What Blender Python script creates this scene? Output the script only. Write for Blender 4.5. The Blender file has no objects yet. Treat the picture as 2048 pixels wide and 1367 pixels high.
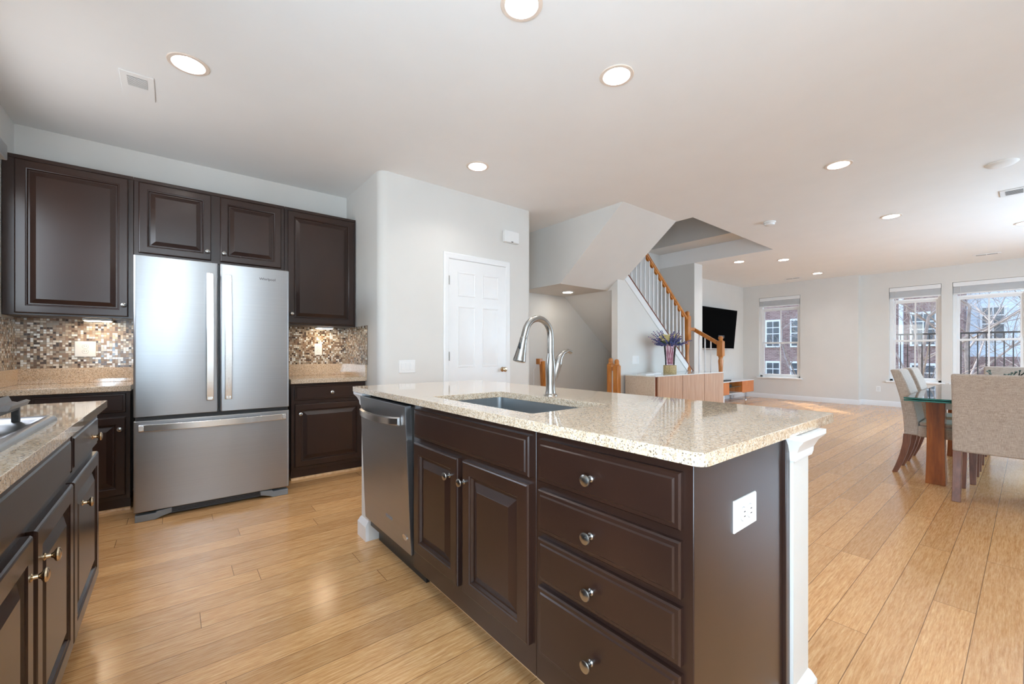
import bpy, bmesh, math, random
from mathutils import Vector, Matrix
PI = math.pi
S = bpy.context.scene
COL = S.collection
# ---------------------------------------------------------------- camera, world, sun, big lights, exposure
cam_d = bpy.data.cameras.new('camera'); cam = bpy.data.objects.new('camera', cam_d); COL.objects.link(cam)
cam.location = (0, 0, 1.125)
cam.rotation_euler = (PI/2, 0, math.radians(51.1 - 90))
cam_d.sensor_width = 36; cam_d.lens = 836/2048*36; cam_d.shift_y = 0.0100
cam_d.clip_start = 0.02; cam_d.clip_end = 400
S.camera = cam
S.view_settings.view_transform = 'Standard'; S.view_settings.look = 'None'
S.view_settings.gamma = 1; S.view_settings.use_curve_mapping = False
S.view_settings.exposure = 0.88
S.cycles.use_denoising = True
S.cycles.max_bounces = 10; S.cycles.diffuse_bounces = 6; S.cycles.glossy_bounces = 5
S.cycles.transparent_max_bounces = 12; S.cycles.transmission_bounces = 8
S.cycles.sample_clamp_indirect = 6; S.cycles.caustics_reflective = False; S.cycles.caustics_refractive = False
wd = bpy.data.worlds.new('sky'); S.world = wd; wd.use_nodes = True
wn = wd.node_tree; bgn = wn.nodes['Background']
sky = wn.nodes.new('ShaderNodeTexSky'); sky.sky_type = 'NISHITA'; sky.sun_disc = False
sky.sun_elevation = math.radians(42); sky.sun_rotation = math.radians(48); sky.air_density = 1.0; sky.dust_density = 2.5
wn.links.new(sky.outputs[0], bgn.inputs[0]); bgn.inputs[1].default_value = 0.5
def lamp(name, kind, loc, rot, power, color=(1, 1, 1), **k):
    d = bpy.data.lights.new(name, kind); d.energy = power; d.color = color
    o = bpy.data.objects.new(name, d); COL.objects.link(o); o.location = loc; o.rotation_euler = rot
    for a, v in k.items(): setattr(d, a, v)
    return o
sun = lamp("sun", "SUN", (20, 8, 20), (0, 0, 0), 9.0, (1, .95, .87), angle=math.radians(.6))
sun.rotation_euler = Vector((-.62, -.50, -.70)).to_track_quat('-Z', 'Y').to_euler()
# area lamps at unseen openings, the patio and dining ones serving as fill
def aim(d): return Vector(d).to_track_quat('-Z', 'Y').to_euler()
lamp('patio_ceiling_fill', 'AREA', (-1.00, -.62, 1.10), aim((.70, .30, 1.0)), 92, (.60, .81, 1), shape='RECTANGLE', size=1.7, size_y=1.5)  # unseen lamp in the door opening, tilted up to brighten the ceiling
lamp('dining_side_fill', 'AREA', (7.9, -1.80, 1.5), aim((-.10, 1, .05)), 92, (.56, .78, 1), shape='RECTANGLE', size=3.4, size_y=1.7)  # added lamp on the unseen side wall, brightens the far end
lamp('kitchen_window_daylight', 'AREA', (-.975, 3.40, 1.88), aim((1, .0, -.10)), 8.5, (.95, .97, 1), shape='RECTANGLE', size=1.25, size_y=.85)
lamp('rear_fill_point', 'POINT', (-.20, -1.10, 2.20), (0, 0, 0), 42, (.80, .91, 1), shadow_soft_size=.55)  # added point lamp behind the camera, fill only, no fixture
LAMP_L = 130.0            # radiance of the ceiling lamps
# ---------------------------------------------------------------- node helpers
class NT:
    def __init__(s, name):
        s.m = bpy.data.materials.new(name); s.m.use_nodes = True; s.t = s.m.node_tree
        s.b = s.t.nodes['Principled BSDF']; s.out = s.t.nodes['Material Output']
    def n(s, typ, **k):
        x = s.t.nodes.new(typ)
        for a, v in k.items(): setattr(x, a, v)
        return x
    def put(s, sock, v):
        if hasattr(v, 'is_output') or isinstance(v, bpy.types.NodeSocket): s.t.links.new(v, sock)
        else: sock.default_value = v
    def math(s, op, a, b=0.0, c=0.0):
        x = s.n('ShaderNodeMath', operation=op); s.put(x.inputs[0], a); s.put(x.inputs[1], b); s.put(x.inputs[2], c); return x.outputs[0]
    def obj(s): return s.n('ShaderNodeTexCoord').outputs['Object']
    def sep(s, v):
        x = s.n('ShaderNodeSeparateXYZ'); s.put(x.inputs[0], v); return x.outputs
    def comb(s, a, b, c):
        x = s.n('ShaderNodeCombineXYZ')
        for i, v in enumerate((a, b, c)): s.put(x.inputs[i], v)
        return x.outputs[0]
    def scale(s, v, sc):
        x = s.n('ShaderNodeMapping'); s.put(x.inputs[0], v); x.inputs['Scale'].default_value = sc; return x.outputs[0]
    def noise(s, v, scale, detail=3, rough=.55, w=None):
        x = s.n('ShaderNodeTexNoise'); s.put(x.inputs['Vector'], v); x.inputs['Scale'].default_value = scale
        x.inputs['Detail'].default_value = detail; x.inputs['Roughness'].default_value = rough; return x.outputs[0]
    def white(s, v):
        x = s.n('ShaderNodeTexWhiteNoise', noise_dimensions='3D'); s.put(x.inputs[0], v); return x.outputs[0]
    def voro(s, v, scale, out='Distance'):
        x = s.n('ShaderNodeTexVoronoi'); s.put(x.inputs['Vector'], v); x.inputs['Scale'].default_value = scale; return x.outputs[out]
    def ramp(s, f, stops, interp='LINEAR'):
        x = s.n('ShaderNodeValToRGB'); s.put(x.inputs[0], f); r = x.color_ramp; r.interpolation = interp
        while len(r.elements) < len(stops): r.elements.new(.5)
        for e, (p, c) in zip(r.elements, stops):
            e.position = p; e.color = (*c, 1) if len(c) == 3 else c
        return x.outputs[0]
    def mix(s, f, a, b, typ='MIX'):
        x = s.n('ShaderNodeMix', data_type='RGBA', blend_type=typ)
        s.put(x.inputs[0], f)
        for i, v in ((6, a), (7, b)):
            s.put(x.inputs[i], (*v, 1) if isinstance(v, tuple) and len(v) == 3 else v)
        return x.outputs[2]
    def bump(s, h, strength=.2, dist=.002):
        x = s.n('ShaderNodeBump'); s.put(x.inputs['Height'], h); x.inputs['Strength'].default_value = strength
        x.inputs['Distance'].default_value = dist; s.t.links.new(x.outputs[0], s.b.inputs['Normal']); return x
    def set(s, **k):
        nm = dict(col='Base Color', rough='Roughness', metal='Metallic', coat='Coat Weight', coatr='Coat Roughness', spec='Specular IOR Level', trans='Transmission Weight', ior='IOR', emc='Emission Color', ems='Emission Strength', alpha='Alpha', sheen='Sheen Weight')
        for a, v in k.items():
            if isinstance(v, tuple) and len(v) == 3: v = (*v, 1)
            s.put(s.b.inputs[nm[a]], v)
        return s
def srgb(r, g, b):
    f = lambda c: c/12.92 if c <= .04045 else ((c+.055)/1.055)**2.4
    return tuple(f(v/255) for v in (r, g, b))
def plain(name, col, rough=.5, metal=0, var=.04, vs=8, **k):
    t = NT(name); n = t.noise(t.obj(), vs, 4)
    c2 = tuple(max(0, x*(1-2*var)) for x in col); c1 = tuple(min(1, x*(1+2*var)) for x in col)
    t.set(col=t.ramp(n, [(.3, c2), (.7, c1)]), rough=rough, metal=metal, **k); return t.m
# ---------------------------------------------------------------- materials
M = {}
M['wall'] = plain('wall_paint', (.70, .68, .645), .6, var=.008, vs=3)
M['ceil'] = plain('ceiling_paint', (.87, .865, .855), .75, var=.006, vs=3)
M['white'] = plain('white_paint', (.80, .80, .80), .32, var=.006)
M['plastic'] = plain('white_plastic', (.82, .82, .81), .3, var=.006)
M['black'] = plain('black_plastic', (.012, .012, .013), .35, var=.1)
M['darkgap'] = plain('dark_recess', (.02, .013, .011), .6)
M['grey'] = plain('grey_plastic', (.20, .21, .22), .45)
def wood_dark():
    t = NT('espresso_wood'); n2 = t.noise(t.scale(t.obj(), (3, 3, 1.6)), 1.3, 1, .4)
    t.set(col=t.ramp(n2, [(.25, (.0225, .0100, .0070)), (.75, (.0330, .0138, .0088))]), rough=.28, spec=.42, coat=.15, coatr=.18); return t.m
M['espresso'] = wood_dark()
def floor_mat():
    t = NT('bamboo_floor'); x, y, z = t.sep(t.obj())
    P = .1318; L = 1.83
    ry = t.math('DIVIDE', t.math('SUBTRACT', y, .0140), P); row = t.math('FLOOR', ry); fy = t.math('SUBTRACT', ry, row)
    off = t.white(t.comb(row, 3.3, 1.7))
    rx = t.math('ADD', t.math('DIVIDE', x, L), t.math('MULTIPLY', off, 7.0)); cx = t.math('FLOOR', rx); fx = t.math('SUBTRACT', rx, cx)
    rnd = t.white(t.comb(row, cx, .5)); rnd2 = t.white(t.comb(cx, row, 5.5))
    v = t.comb(t.math('ADD', t.math('MULTIPLY', x, 2.0), t.math('MULTIPLY', rnd, 40)), t.math('ADD', t.math('MULTIPLY', y, 42), t.math('MULTIPLY', rnd2, 31)), 0.0)
    g = t.noise(v, 1.6, 6, .62)
    v2 = t.comb(t.math('ADD', t.math('MULTIPLY', x, 9.0), t.math('MULTIPLY', rnd2, 40)), t.math('ADD', t.math('MULTIPLY', y, 120), 0.0), rnd)
    g2 = t.noise(v2, 1.4, 5, .7)
    c = t.ramp(g, [(.28, srgb(190, 130, 74)), (.46, srgb(212, 158, 100)), (.62, srgb(225, 176, 120)), (.80, srgb(234, 193, 142))])
    c = t.mix(.55, c, t.ramp(g2, [(.32, srgb(168, 112, 64)), (.50, srgb(214, 164, 112)), (.70, srgb(242, 206, 162))]))
    tone = t.ramp(rnd, [(0, (.84, .80, .76)), (.5, (.97, .95, .93)), (1, (1.08, 1.06, 1.03))])
    c = t.mix(1.0, c, tone, 'MULTIPLY')
    ey = t.math('MINIMUM', fy, t.math('SUBTRACT', 1.0, fy)); ex = t.math('MULTIPLY', t.math('MINIMUM', fx, t.math('SUBTRACT', 1.0, fx)), L/P)
    e = t.math('MINIMUM', ey, ex); gap = t.math('LESS_THAN', e, .0095)
    c = t.mix(t.math('MULTIPLY', gap, .8), c, srgb(86, 48, 22))
    t.set(col=c, rough=t.math('ADD', t.math('MULTIPLY', g2, .10), .16), spec=.5, coat=.25, coatr=.17)
    h = t.math('SUBTRACT', t.math('MULTIPLY', g2, .08), gap); t.bump(h, .12, .001); return t.m
M['floor'] = floor_mat()
def granite():
    t = NT('speckled_quartz'); o = t.obj()
    v1 = t.voro(o, 240, 'Color'); v2 = t.voro(o, 400, 'Color'); n = t.noise(o, 90, 4, .7)
    s1 = t.sep(v1)[0]; s2 = t.sep(v2)[1]
    c = t.ramp(n, [(.32, srgb(188, 160, 132)), (.5, srgb(212, 188, 160)), (.68, srgb(226, 206, 184))])
    c = t.mix(t.math('MULTIPLY', t.math('GREATER_THAN', s1, .86), .45), c, srgb(234, 228, 216))
    c = t.mix(t.math('MULTIPLY', t.math('LESS_THAN', s1, .12), .50), c, srgb(146, 122, 98))
    c = t.mix(t.math('MULTIPLY', t.math('LESS_THAN', s2, .075), .80), c, srgb(78, 64, 52))
    t.set(col=c, rough=.05, spec=.6, coat=.35, coatr=.03); return t.m
M['granite'] = granite()
def mosaic(axis):
    t = NT('glass_mosaic_' + axis); s = t.sep(t.obj()); h = s[0] if axis == 'x' else s[1]
    P = .0162
    a = t.math('DIVIDE', h, P); b = t.math('DIVIDE', s[2], P)
    ia = t.math('FLOOR', a); ib = t.math('FLOOR', b)
    h2 = t.math('FLOOR', t.math('DIVIDE', ia, 2.0)); v2 = t.math('FLOOR', t.math('DIVIDE', ib, 2.0))
    mh = t.math('LESS_THAN', t.white(t.comb(h2, ib, 9.1)), .16)
    mv = t.math('MULTIPLY', t.math('LESS_THAN', t.white(t.comb(ia, v2, 4.7)), .10), t.math('SUBTRACT', 1.0, mh))
    ida = t.math('ADD', t.math('MULTIPLY', ia, t.math('SUBTRACT', 1.0, mh)), t.math('MULTIPLY', t.math('MULTIPLY', h2, 2.0), mh))
    idb = t.math('ADD', t.math('MULTIPLY', ib, t.math('SUBTRACT', 1.0, mv)), t.math('MULTIPLY', t.math('MULTIPLY', v2, 2.0), mv))
    r = t.white(t.comb(ida, idb, 2.2))
    fa = t.math('DIVIDE', t.math('SUBTRACT', a, ida), t.math('ADD', 1.0, mh)); fb = t.math('DIVIDE', t.math('SUBTRACT', b, idb), t.math('ADD', 1.0, mv))
    ea = t.math('MULTIPLY', t.math('MINIMUM', fa, t.math('SUBTRACT', 1.0, fa)), t.math('ADD', 1.0, mh)); eb = t.math('MULTIPLY', t.math('MINIMUM', fb, t.math('SUBTRACT', 1.0, fb)), t.math('ADD', 1.0, mv))
    e = t.math('MINIMUM', ea, eb); gap = t.math('LESS_THAN', e, .06)
    c = t.ramp(r, [(0, srgb(60, 42, 32)), (.10, srgb(104, 78, 58)), (.22, srgb(142, 114, 90)), (.40, srgb(164, 142, 120)), (.58, srgb(150, 140, 126)), (.66, srgb(196, 180, 158)), (.76, srgb(222, 214, 202)), (.88, srgb(236, 238, 236))], 'CONSTANT')
    c = t.mix(gap, c, srgb(128, 112, 96))
    t.set(col=c, rough=t.ramp(r, [(0, (.08,)*3), (.5, (.3,)*3), (.7, (.12,)*3)]), spec=.6)
    t.bump(t.math('SUBTRACT', t.math('MULTIPLY', r, .4), t.math('MULTIPLY', gap, .8)), .5, .0015); return t.m
M['mosaic_x'] = mosaic('x'); M['mosaic_y'] = mosaic('y')
def steel(name, col, rough, amt, sc=(1.5, 1.5, 700)):
    t = NT(name); o = t.obj(); n = t.noise(t.scale(o, sc), 1.0, 2, .5); n2 = t.noise(t.scale(o, (7, 7, .4)), 1.0, 2)
    t.set(col=t.ramp(n, [(.3, tuple(c*.93 for c in col)), (.7, col)]), metal=1.0, rough=t.math('ADD', t.math('MULTIPLY', n2, .10), rough))
    t.bump(n, amt, .0006); return t.m
M['steel'] = steel('brushed_steel', (.40, .40, .405), .30, .22)
M['steel_h'] = steel('handle_steel', (.78, .78, .77), .20, .05)
M['nickel'] = plain('satin_nickel', (.37, .35, .325), .27, 1.0, var=.02)
M['ring'] = plain('cream_trim', (.82, .70, .60), .4, var=.01)
M['brass'] = plain('aged_nickel', (.56, .44, .30), .22, 1.0, var=.03)
M['chrome'] = plain('chrome', (.75, .75, .76), .08, 1.0, var=.01)
M['sinksteel'] = steel('sink_steel', (.44, .46, .47), .30, .08, (300, 2, 2))
M['iron'] = plain('cast_iron', (.045, .043, .042), .42, .0, var=.2, vs=60)
M['oak'] = None
def wood(name, c0, c1, c2, rough=.3, sc=(1.5, 18, 18), coat=.2):
    t = NT(name); n = t.noise(t.scale(t.obj(), sc), 2.2, 5, .6)
    t.set(col=t.ramp(n, [(.3, c0), (.5, c1), (.72, c2)]), rough=rough, coat=coat, coatr=.15); t.bump(n, .06, .001); return t.m
M['oak'] = wood('honey_oak', srgb(160, 92, 30), srgb(188, 116, 46), srgb(208, 140, 68), .28, (10, 10, 2))
M['walnut'] = wood('walnut_veneer', srgb(98, 46, 18), srgb(132, 68, 28), srgb(158, 90, 42), .22, (9, 9, 1.0))
M['chairleg'] = wood('dark_beech', srgb(92, 56, 42), srgb(114, 72, 54), srgb(132, 88, 68), .3, (20, 20, 3))
M['console'] = wood('pale_ash_veneer', srgb(180, 138, 112), srgb(198, 158, 130), srgb(210, 174, 148), .22, (26, 26, 1.2))
M['consoleend'] = wood('cream_veneer', srgb(196, 178, 156), srgb(208, 192, 172), srgb(216, 202, 184), .2, (1.5, 24, 24))
M['cherry'] = wood('cherry_veneer', srgb(196, 104, 46), srgb(216, 128, 66), srgb(228, 150, 88), .25, (24, 24, 1.5))
M['rust'] = plain('dark_brown_edge', srgb(118, 56, 26), .3)
M['pine'] = wood('pale_quarter_round', srgb(196, 146, 96), srgb(216, 172, 124), srgb(228, 190, 146), .3, (12, 2, 12))
def fabric():
    t = NT('taupe_linen'); o = t.obj(); a = t.noise(t.scale(o, (380, 380, 26)), 1, 2); b = t.noise(t.scale(o, (26, 26, 380)), 1, 2)
    n = t.math('MULTIPLY', t.math('ADD', a, b), .5)
    t.set(col=t.ramp(n, [(.36, srgb(146, 128, 114)), (.5, srgb(172, 155, 140)), (.64, srgb(190, 174, 160))]), rough=.85, sheen=.25); t.bump(n, .25, .001); return t.m
M['linen'] = fabric()
def glassmat(name, tint, refl=.5):
    t = NT(name); t.t.nodes.remove(t.b)
    tr = t.n('ShaderNodeBsdfTransparent'); tr.inputs[0].default_value = (*tint, 1)
    gl = t.n('ShaderNodeBsdfGlossy'); gl.inputs['Roughness'].default_value = .02; gl.inputs[0].default_value = (1, 1, 1, 1)
    fr = t.n('ShaderNodeFresnel'); fr.inputs[0].default_value = 1.45
    mx = t.n('ShaderNodeMixShader'); t.t.links.new(t.math('MULTIPLY', fr.outputs[0], refl), mx.inputs[0])
    t.t.links.new(tr.outputs[0], mx.inputs[1]); t.t.links.new(gl.outputs[0], mx.inputs[2]); t.t.links.new(mx.outputs[0], t.out.inputs[0]); return t.m
M['pane'] = glassmat('window_glass', (.97, .98, .98), .6)
M['tableglass'] = glassmat('table_glass', (.80, .90, .87), 1.0)
M['vaseglass'] = glassmat('pink_vase_glass', (.975, .90, .935), 1.0)
def realglass(name, col, rough=.02):
    t = NT(name); t.set(col=col, rough=rough, trans=1.0, ior=1.45); return t.m
M['greenglass'] = plain('green_glass_edge', (.03, .14, .12), .08, var=.1)
M['ornament'] = plain('mirrored_glass', (.22, .30, .29), .06, .9, var=.5, vs=40)
def emit(name, col, st):
    t = NT(name); t.set(col=(.8, .8, .8), emc=col, ems=st); return t.m
M['lamp'] = emit('lamp_lens', (1, .98, .95), LAMP_L)
M['striplamp'] = emit('strip_lamp_lens', (1, .80, .55), 22)
M['screen'] = plain('tv_screen', (.001, .001, .0012), .8, var=.05, spec=.03)
def brick():
    t = NT('red_brick'); o = t.obj(); s = t.sep(o)
    x = t.n('ShaderNodeTexBrick'); t.put(x.inputs['Vector'], t.comb(s[1], s[2], 0.0))
    x.inputs['Scale'].default_value = 1; x.inputs['Brick Width'].default_value = .24; x.inputs['Row Height'].default_value = .085; x.inputs['Mortar Size'].default_value = .008
    x.inputs['Color1'].default_value = (*srgb(128, 92, 84), 1); x.inputs['Color2'].default_value = (*srgb(176, 142, 132), 1); x.inputs['Mortar'].default_value = (*srgb(188, 178, 172), 1)
    n = t.noise(o, 1.4, 5, .7)
    t.set(col=t.mix(t.math('MULTIPLY', n, .6), x.outputs[0], srgb(118, 92, 90)), rough=.9); return t.m
M['brick'] = brick()
def siding():
    t = NT('white_siding'); s = t.sep(t.obj()); f = t.math('FRACT', t.math('DIVIDE', s[2], .18))
    t.set(col=t.ramp(f, [(0, srgb(150, 160, 170)), (.08, srgb(222, 230, 238)), (1, srgb(232, 238, 244))]), rough=.6); return t.m
M['siding'] = siding()
M['extglass'] = plain('distant_window_glass', (.10, .115, .135), .1, var=.25, vs=1.5)
M['bark'] = plain('grey_bark', srgb(150, 140, 134), .9, var=.12)
M['railblack'] = plain('black_iron', (.012, .012, .016), .5)
M['asphalt'] = plain('winter_ground', srgb(128, 118, 104), .9, var=.15, vs=1)
M['roof'] = plain('grey_shingles', srgb(120, 120, 130), .9, var=.12)
M['blind'] = plain('blind_slats', (.86, .865, .87), .4, var=.01)
M['fl_yellow'] = plain('cream_petals', srgb(232, 218, 160), .7, var=.06)
M['fl_blue'] = plain('lavender_buds', srgb(78, 84, 132), .7, var=.2, vs=60)
M['leaf'] = plain('sage_leaves', srgb(112, 128, 92), .7, var=.2, vs=40)
def woven():
    t = NT('woven_gold'); o = t.obj(); v = t.voro(t.scale(o, (1, 1, 1)), 90)
    t.set(col=t.ramp(v, [(.1, srgb(110, 86, 50)), (.5, srgb(196, 172, 124))]), rough=.5); t.bump(v, .6, .003); return t.m
M['woven'] = woven()
# ---------------------------------------------------------------- mesh helpers
def wloc(o):
    v = Vector((0, 0, 0))
    while o is not None: v += o.location; o = o.parent
    return v
class MB:
    def __init__(s): s.v = []; s.f = []
    def add(s, vs, fs):
        b = len(s.v); s.v += [tuple(p) for p in vs]; s.f += [tuple(i+b for i in f) for f in fs]; return s
    def box(s, x0, x1, y0, y1, z0, z1):
        x0, x1 = sorted((x0, x1)); y0, y1 = sorted((y0, y1)); z0, z1 = sorted((z0, z1))
        return s.add([(x0,y0,z0),(x1,y0,z0),(x1,y1,z0),(x0,y1,z0),(x0,y0,z1),(x1,y0,z1),(x1,y1,z1),(x0,y1,z1)],
                     [(0,3,2,1),(4,5,6,7),(0,1,5,4),(1,2,6,5),(2,3,7,6),(3,0,4,7)])
    def hexa(s, p):   # 8 points: bottom 4 then top 4
        return s.add(p, [(0,3,2,1),(4,5,6,7),(0,1,5,4),(1,2,6,5),(2,3,7,6),(3,0,4,7)])
    def prism(s, poly, fn, d0, d1):      # fn(a,b,d)->xyz
        n = len(poly)
        return s.add([fn(a, b, d0) for a, b in poly] + [fn(a, b, d1) for a, b in poly],
                     [tuple(range(n))[::-1], tuple(range(n, 2*n))] + [(i, (i+1) % n, n+(i+1) % n, n+i) for i in range(n)])
    def rings(s, rr, cap0=True, cap1=True):
        n = len(rr[0]); vs = [p for r in rr for p in r]; fs = []
        for k in range(len(rr)-1):
            for i in range(n): fs.append((k*n+i, k*n+(i+1) % n, (k+1)*n+(i+1) % n, (k+1)*n+i))
        if cap0: fs.append(tuple(range(n))[::-1])
        if cap1: fs.append(tuple(range((len(rr)-1)*n, len(rr)*n)))
        return s.add(vs, fs)
    def lathe(s, c, axis, prof, n=20, cap0=True, cap1=True):
        c = Vector(c); ax = Vector(axis).normalized(); e1 = ax.orthogonal().normalized(); e2 = ax.cross(e1)
        rr = [[c + ax*d + (e1*math.cos(2*PI*i/n) + e2*math.sin(2*PI*i/n))*max(r, 1e-4) for i in range(n)] for r, d in prof]
        return s.rings(rr, cap0, cap1)
    def tube(s, pts, r, n=10, sq=False):
        P = [Vector(p) for p in pts]; R = r if isinstance(r, (list, tuple)) else [r]*len(P)
        rr = []; e1 = None
        for i, p in enumerate(P):
            d = (P[min(i+1, len(P)-1)] - P[max(i-1, 0)]).normalized()
            if e1 is None: e1 = d.orthogonal().normalized()
            e1 = (e1 - d*e1.dot(d)); e1 = e1.normalized() if e1.length > 1e-6 else d.orthogonal().normalized()
            e2 = d.cross(e1)
            rr.append([p + (e1*math.cos(2*PI*k/n) + e2*math.sin(2*PI*k/n))*R[i] for k in range(n)])
        return s.rings(rr)
    def bar(s, a, b, w, h, up=(0, 0, 1)):   # rectangular bar between points
        a, b = Vector(a), Vector(b); d = (b-a).normalized(); side = d.cross(Vector(up)).normalized(); u = side.cross(d)
        q = [(-1,-1),(1,-1),(1,1),(-1,1)]
        return s.rings([[p + side*(i*w/2) + u*(j*h/2) for i, j in q] for p in (a, b)])
    def sphere(s, c, r, n=12, m=8, sc=(1, 1, 1)):
        rr = [[(c[0]+r*sc[0]*math.sin(PI*j/m)*math.cos(2*PI*i/n), c[1]+r*sc[1]*math.sin(PI*j/m)*math.sin(2*PI*i/n), c[2]-r*sc[2]*math.cos(PI*j/m)) for i in range(n)] for j in range(1, m)]
        return s.rings(rr)
    def build(s, name, mat, parent=None, base=None, bevel=0, seg=2, ang=35):
        me = bpy.data.meshes.new(name)
        if parent is not None: off = wloc(parent)
        elif base is not None: off = Vector(base)
        else: off = Vector((0, 0, 0))
        me.from_pydata([tuple(Vector(p)-off) for p in s.v], [], s.f); me.validate()
        bm = bmesh.new(); bm.from_mesh(me); bmesh.ops.recalc_face_normals(bm, faces=bm.faces); bm.to_mesh(me); bm.free()
        me.materials.append(M[mat] if isinstance(mat, str) else mat)
        me.polygons.foreach_set('use_smooth', [True]*len(me.polygons)); me.set_sharp_from_angle(angle=math.radians(ang))
        o = bpy.data.objects.new(name, me); COL.objects.link(o)
        if parent is not None: o.parent = parent
        else: o.location = off
        if bevel:
            md = o.modifiers.new('edge', 'BEVEL'); md.width = bevel; md.segments = seg; md.limit_method = 'ANGLE'; md.angle_limit = math.radians(40); md.harden_normals = False
        return o
def slab(outer, holes, z0, z1, fn=None):
    """flat plate with holes: returns MB"""
    bm = bmesh.new(); es = []
    for loop in [outer] + holes:
        vs = [bm.verts.new((a, b, 0)) for a, b in loop]
        es += [bm.edges.new((vs[i], vs[(i+1) % len(vs)])) for i in range(len(vs))]
    bmesh.ops.triangle_fill(bm, use_beauty=True, use_dissolve=False, edges=es)
    bm.verts.index_update(); vs = [v.co.copy() for v in bm.verts]; fs = [[v.index for v in f.verts] for f in bm.faces]; bm.free()
    m = MB(); n = len(vs); fn = fn or (lambda a, b, d: (a, b, d))
    side = []; k = 0
    for loop in [outer] + holes:
        L = len(loop); side += [(k+i, k+(i+1) % L, n+k+(i+1) % L, n+k+i) for i in range(L)]; k += L
    m.add([fn(v.x, v.y, z0) for v in vs] + [fn(v.x, v.y, z1) for v in vs], [tuple(f[::-1]) for f in fs] + [tuple(i+n for i in f) for f in fs] + side)
    return m
def rrect(x0, x1, y0, y1, r, n=5):
    p = []
    for cx, cy, a in ((x1-r, y0+r, -PI/2), (x1-r, y1-r, 0), (x0+r, y1-r, PI/2), (x0+r, y0+r, PI)):
        p += [(cx+r*math.cos(a+PI/2*i/n), cy+r*math.sin(a+PI/2*i/n)) for i in range(n+1)]
    return p
def circ(x, y, r, n=28): return [(x+r*math.cos(2*PI*i/n), y+r*math.sin(2*PI*i/n)) for i in range(n)]
def tag(o, label=None, cat=None, group=None, kind=None):
    if label: o['label'] = label
    if cat: o['category'] = cat
    if group: o['group'] = group
    if kind: o['kind'] = kind
    return o
def thing(name, loc, label, cat, group=None):
    o = bpy.data.objects.new(name, None); COL.objects.link(o); o.location = loc; o.empty_display_size = .1
    return tag(o, label, cat, group)
def struct(o): o['kind'] = 'structure'; return o
def copy_tree(o, parent=None):
    c = o.copy(); COL.objects.link(c); c.parent = parent
    for ch in o.children: copy_tree(ch, c)
    return c
# planes of cabinet fronts: map (a, z, d) with d outward
FX = lambda u0: (lambda a, z, d: (u0-d, a, z))      # faces -u, a runs along w
FL = lambda u0: (lambda a, z, d: (u0+d, a, z))      # faces +u
FW = lambda w0: (lambda a, z, d: (a, w0-d, z))      # faces -w, a runs along u
DOOR = [(0, 0), (0, .014), (.003, .018), (.007, .020), (.050, .020), (.053, .0165), (.057, .0155), (.062, .0055), (.070, .0055), (.097, .0165), (.100, .0180)]
DRAWER = [(0, 0), (0, .012), (.004, .016), (.013, .0165), (.017, .020)]
def panel(fn, a0, a1, z0, z1, prof):
    m = MB(); rr = [[fn(a0+i, z0+i, d), fn(a1-i, z0+i, d), fn(a1-i, z1-i, d), fn(a0+i, z1-i, d)] for i, d in prof]
    rr = [[Vector(p) for p in r] for r in rr]; return m.rings(rr)
def knob(fn, a, z, parent, mat='nickel', d0=.020):
    c = Vector(fn(a, z, d0)); ax = Vector(fn(a, z, d0+.01)) - c
    return MB().lathe(c, ax, [(.0095, 0), (.0095, .002), (.006, .005), (.0052, .013), (.0075, .017), (.0150, .021), (.0165, .0245), (.0155, .0275), (.010, .0300), (.0005, .0312)], 18).build('knob', mat, parent)
def door(parent, fn, a0, a1, z0, z1, ka=None, kz=None, kmat='nickel', name='door', prof=DOOR):
    o = panel(fn, a0, a1, z0, z1, prof).build(name, 'espresso', parent, ang=20)
    if ka is not None: knob(fn, ka, kz, o, kmat)
    return o
W, ZC, UL = 4.62, 2.78, -.906
# ---------------------------------------------------------------- room shell
struct(MB().box(UL-.2, 11.9, -1.9, W+.2, -.12, 0).build('floor', 'floor'))
lights_xy = [(.062, 3.037), (1.285, 1.52), (2.058, 1.554), (2.097, 3.087), (4.56, 1.062), (6.784, 1.062), (8.031, 3.342), (8.477, 2.77), (10.48, 2.796), (8.46, .035)]
HOLE = [(4.96, 2.60), (7.50, 2.60), (7.50, 4.50), (4.96, 4.50)]
struct(slab([(UL-.1, -1.8), (11.75, -1.8), (11.75, W+.05), (7.5, W+.05), (7.5, 2.60), (4.95, 2.60), (4.95, W+.05), (UL-.1, W+.05)], [circ(x, y, .079) for x, y in lights_xy], ZC, ZC+.27).build('ceiling', 'ceil'))
struct(MB().box(UL-.12, UL, .36, 2.75, 0, ZC+.1).box(UL-.12, UL, 4.05, W+.1, 0, ZC+.1).box(UL-.12, UL, 2.75, 4.05, 0, 1.40).box(UL-.12, UL, 2.75, 4.05, 2.35, ZC+.1).box(UL-.12, UL, -1.9, -1.55, 0, ZC+.1).box(UL-.12, UL, -1.55, .36, 2.25, ZC+.1).build('wall_left', 'wall'))
struct(MB().box(UL-.12, 11.9, W, W+.12, 0, 5.6).build('wall_back', 'wall'))
struct(MB().box(UL-.12, 6.1, -1.9, -1.75, 0, ZC+.1).box(9.7, 11.9, -1.9, -1.75, 0, ZC+.1).box(6.1, 9.7, -1.9, -1.75, 0, .6).box(6.1, 9.7, -1.9, -1.75, 2.4, ZC+.1).build('wall_right', 'wall'))
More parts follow.
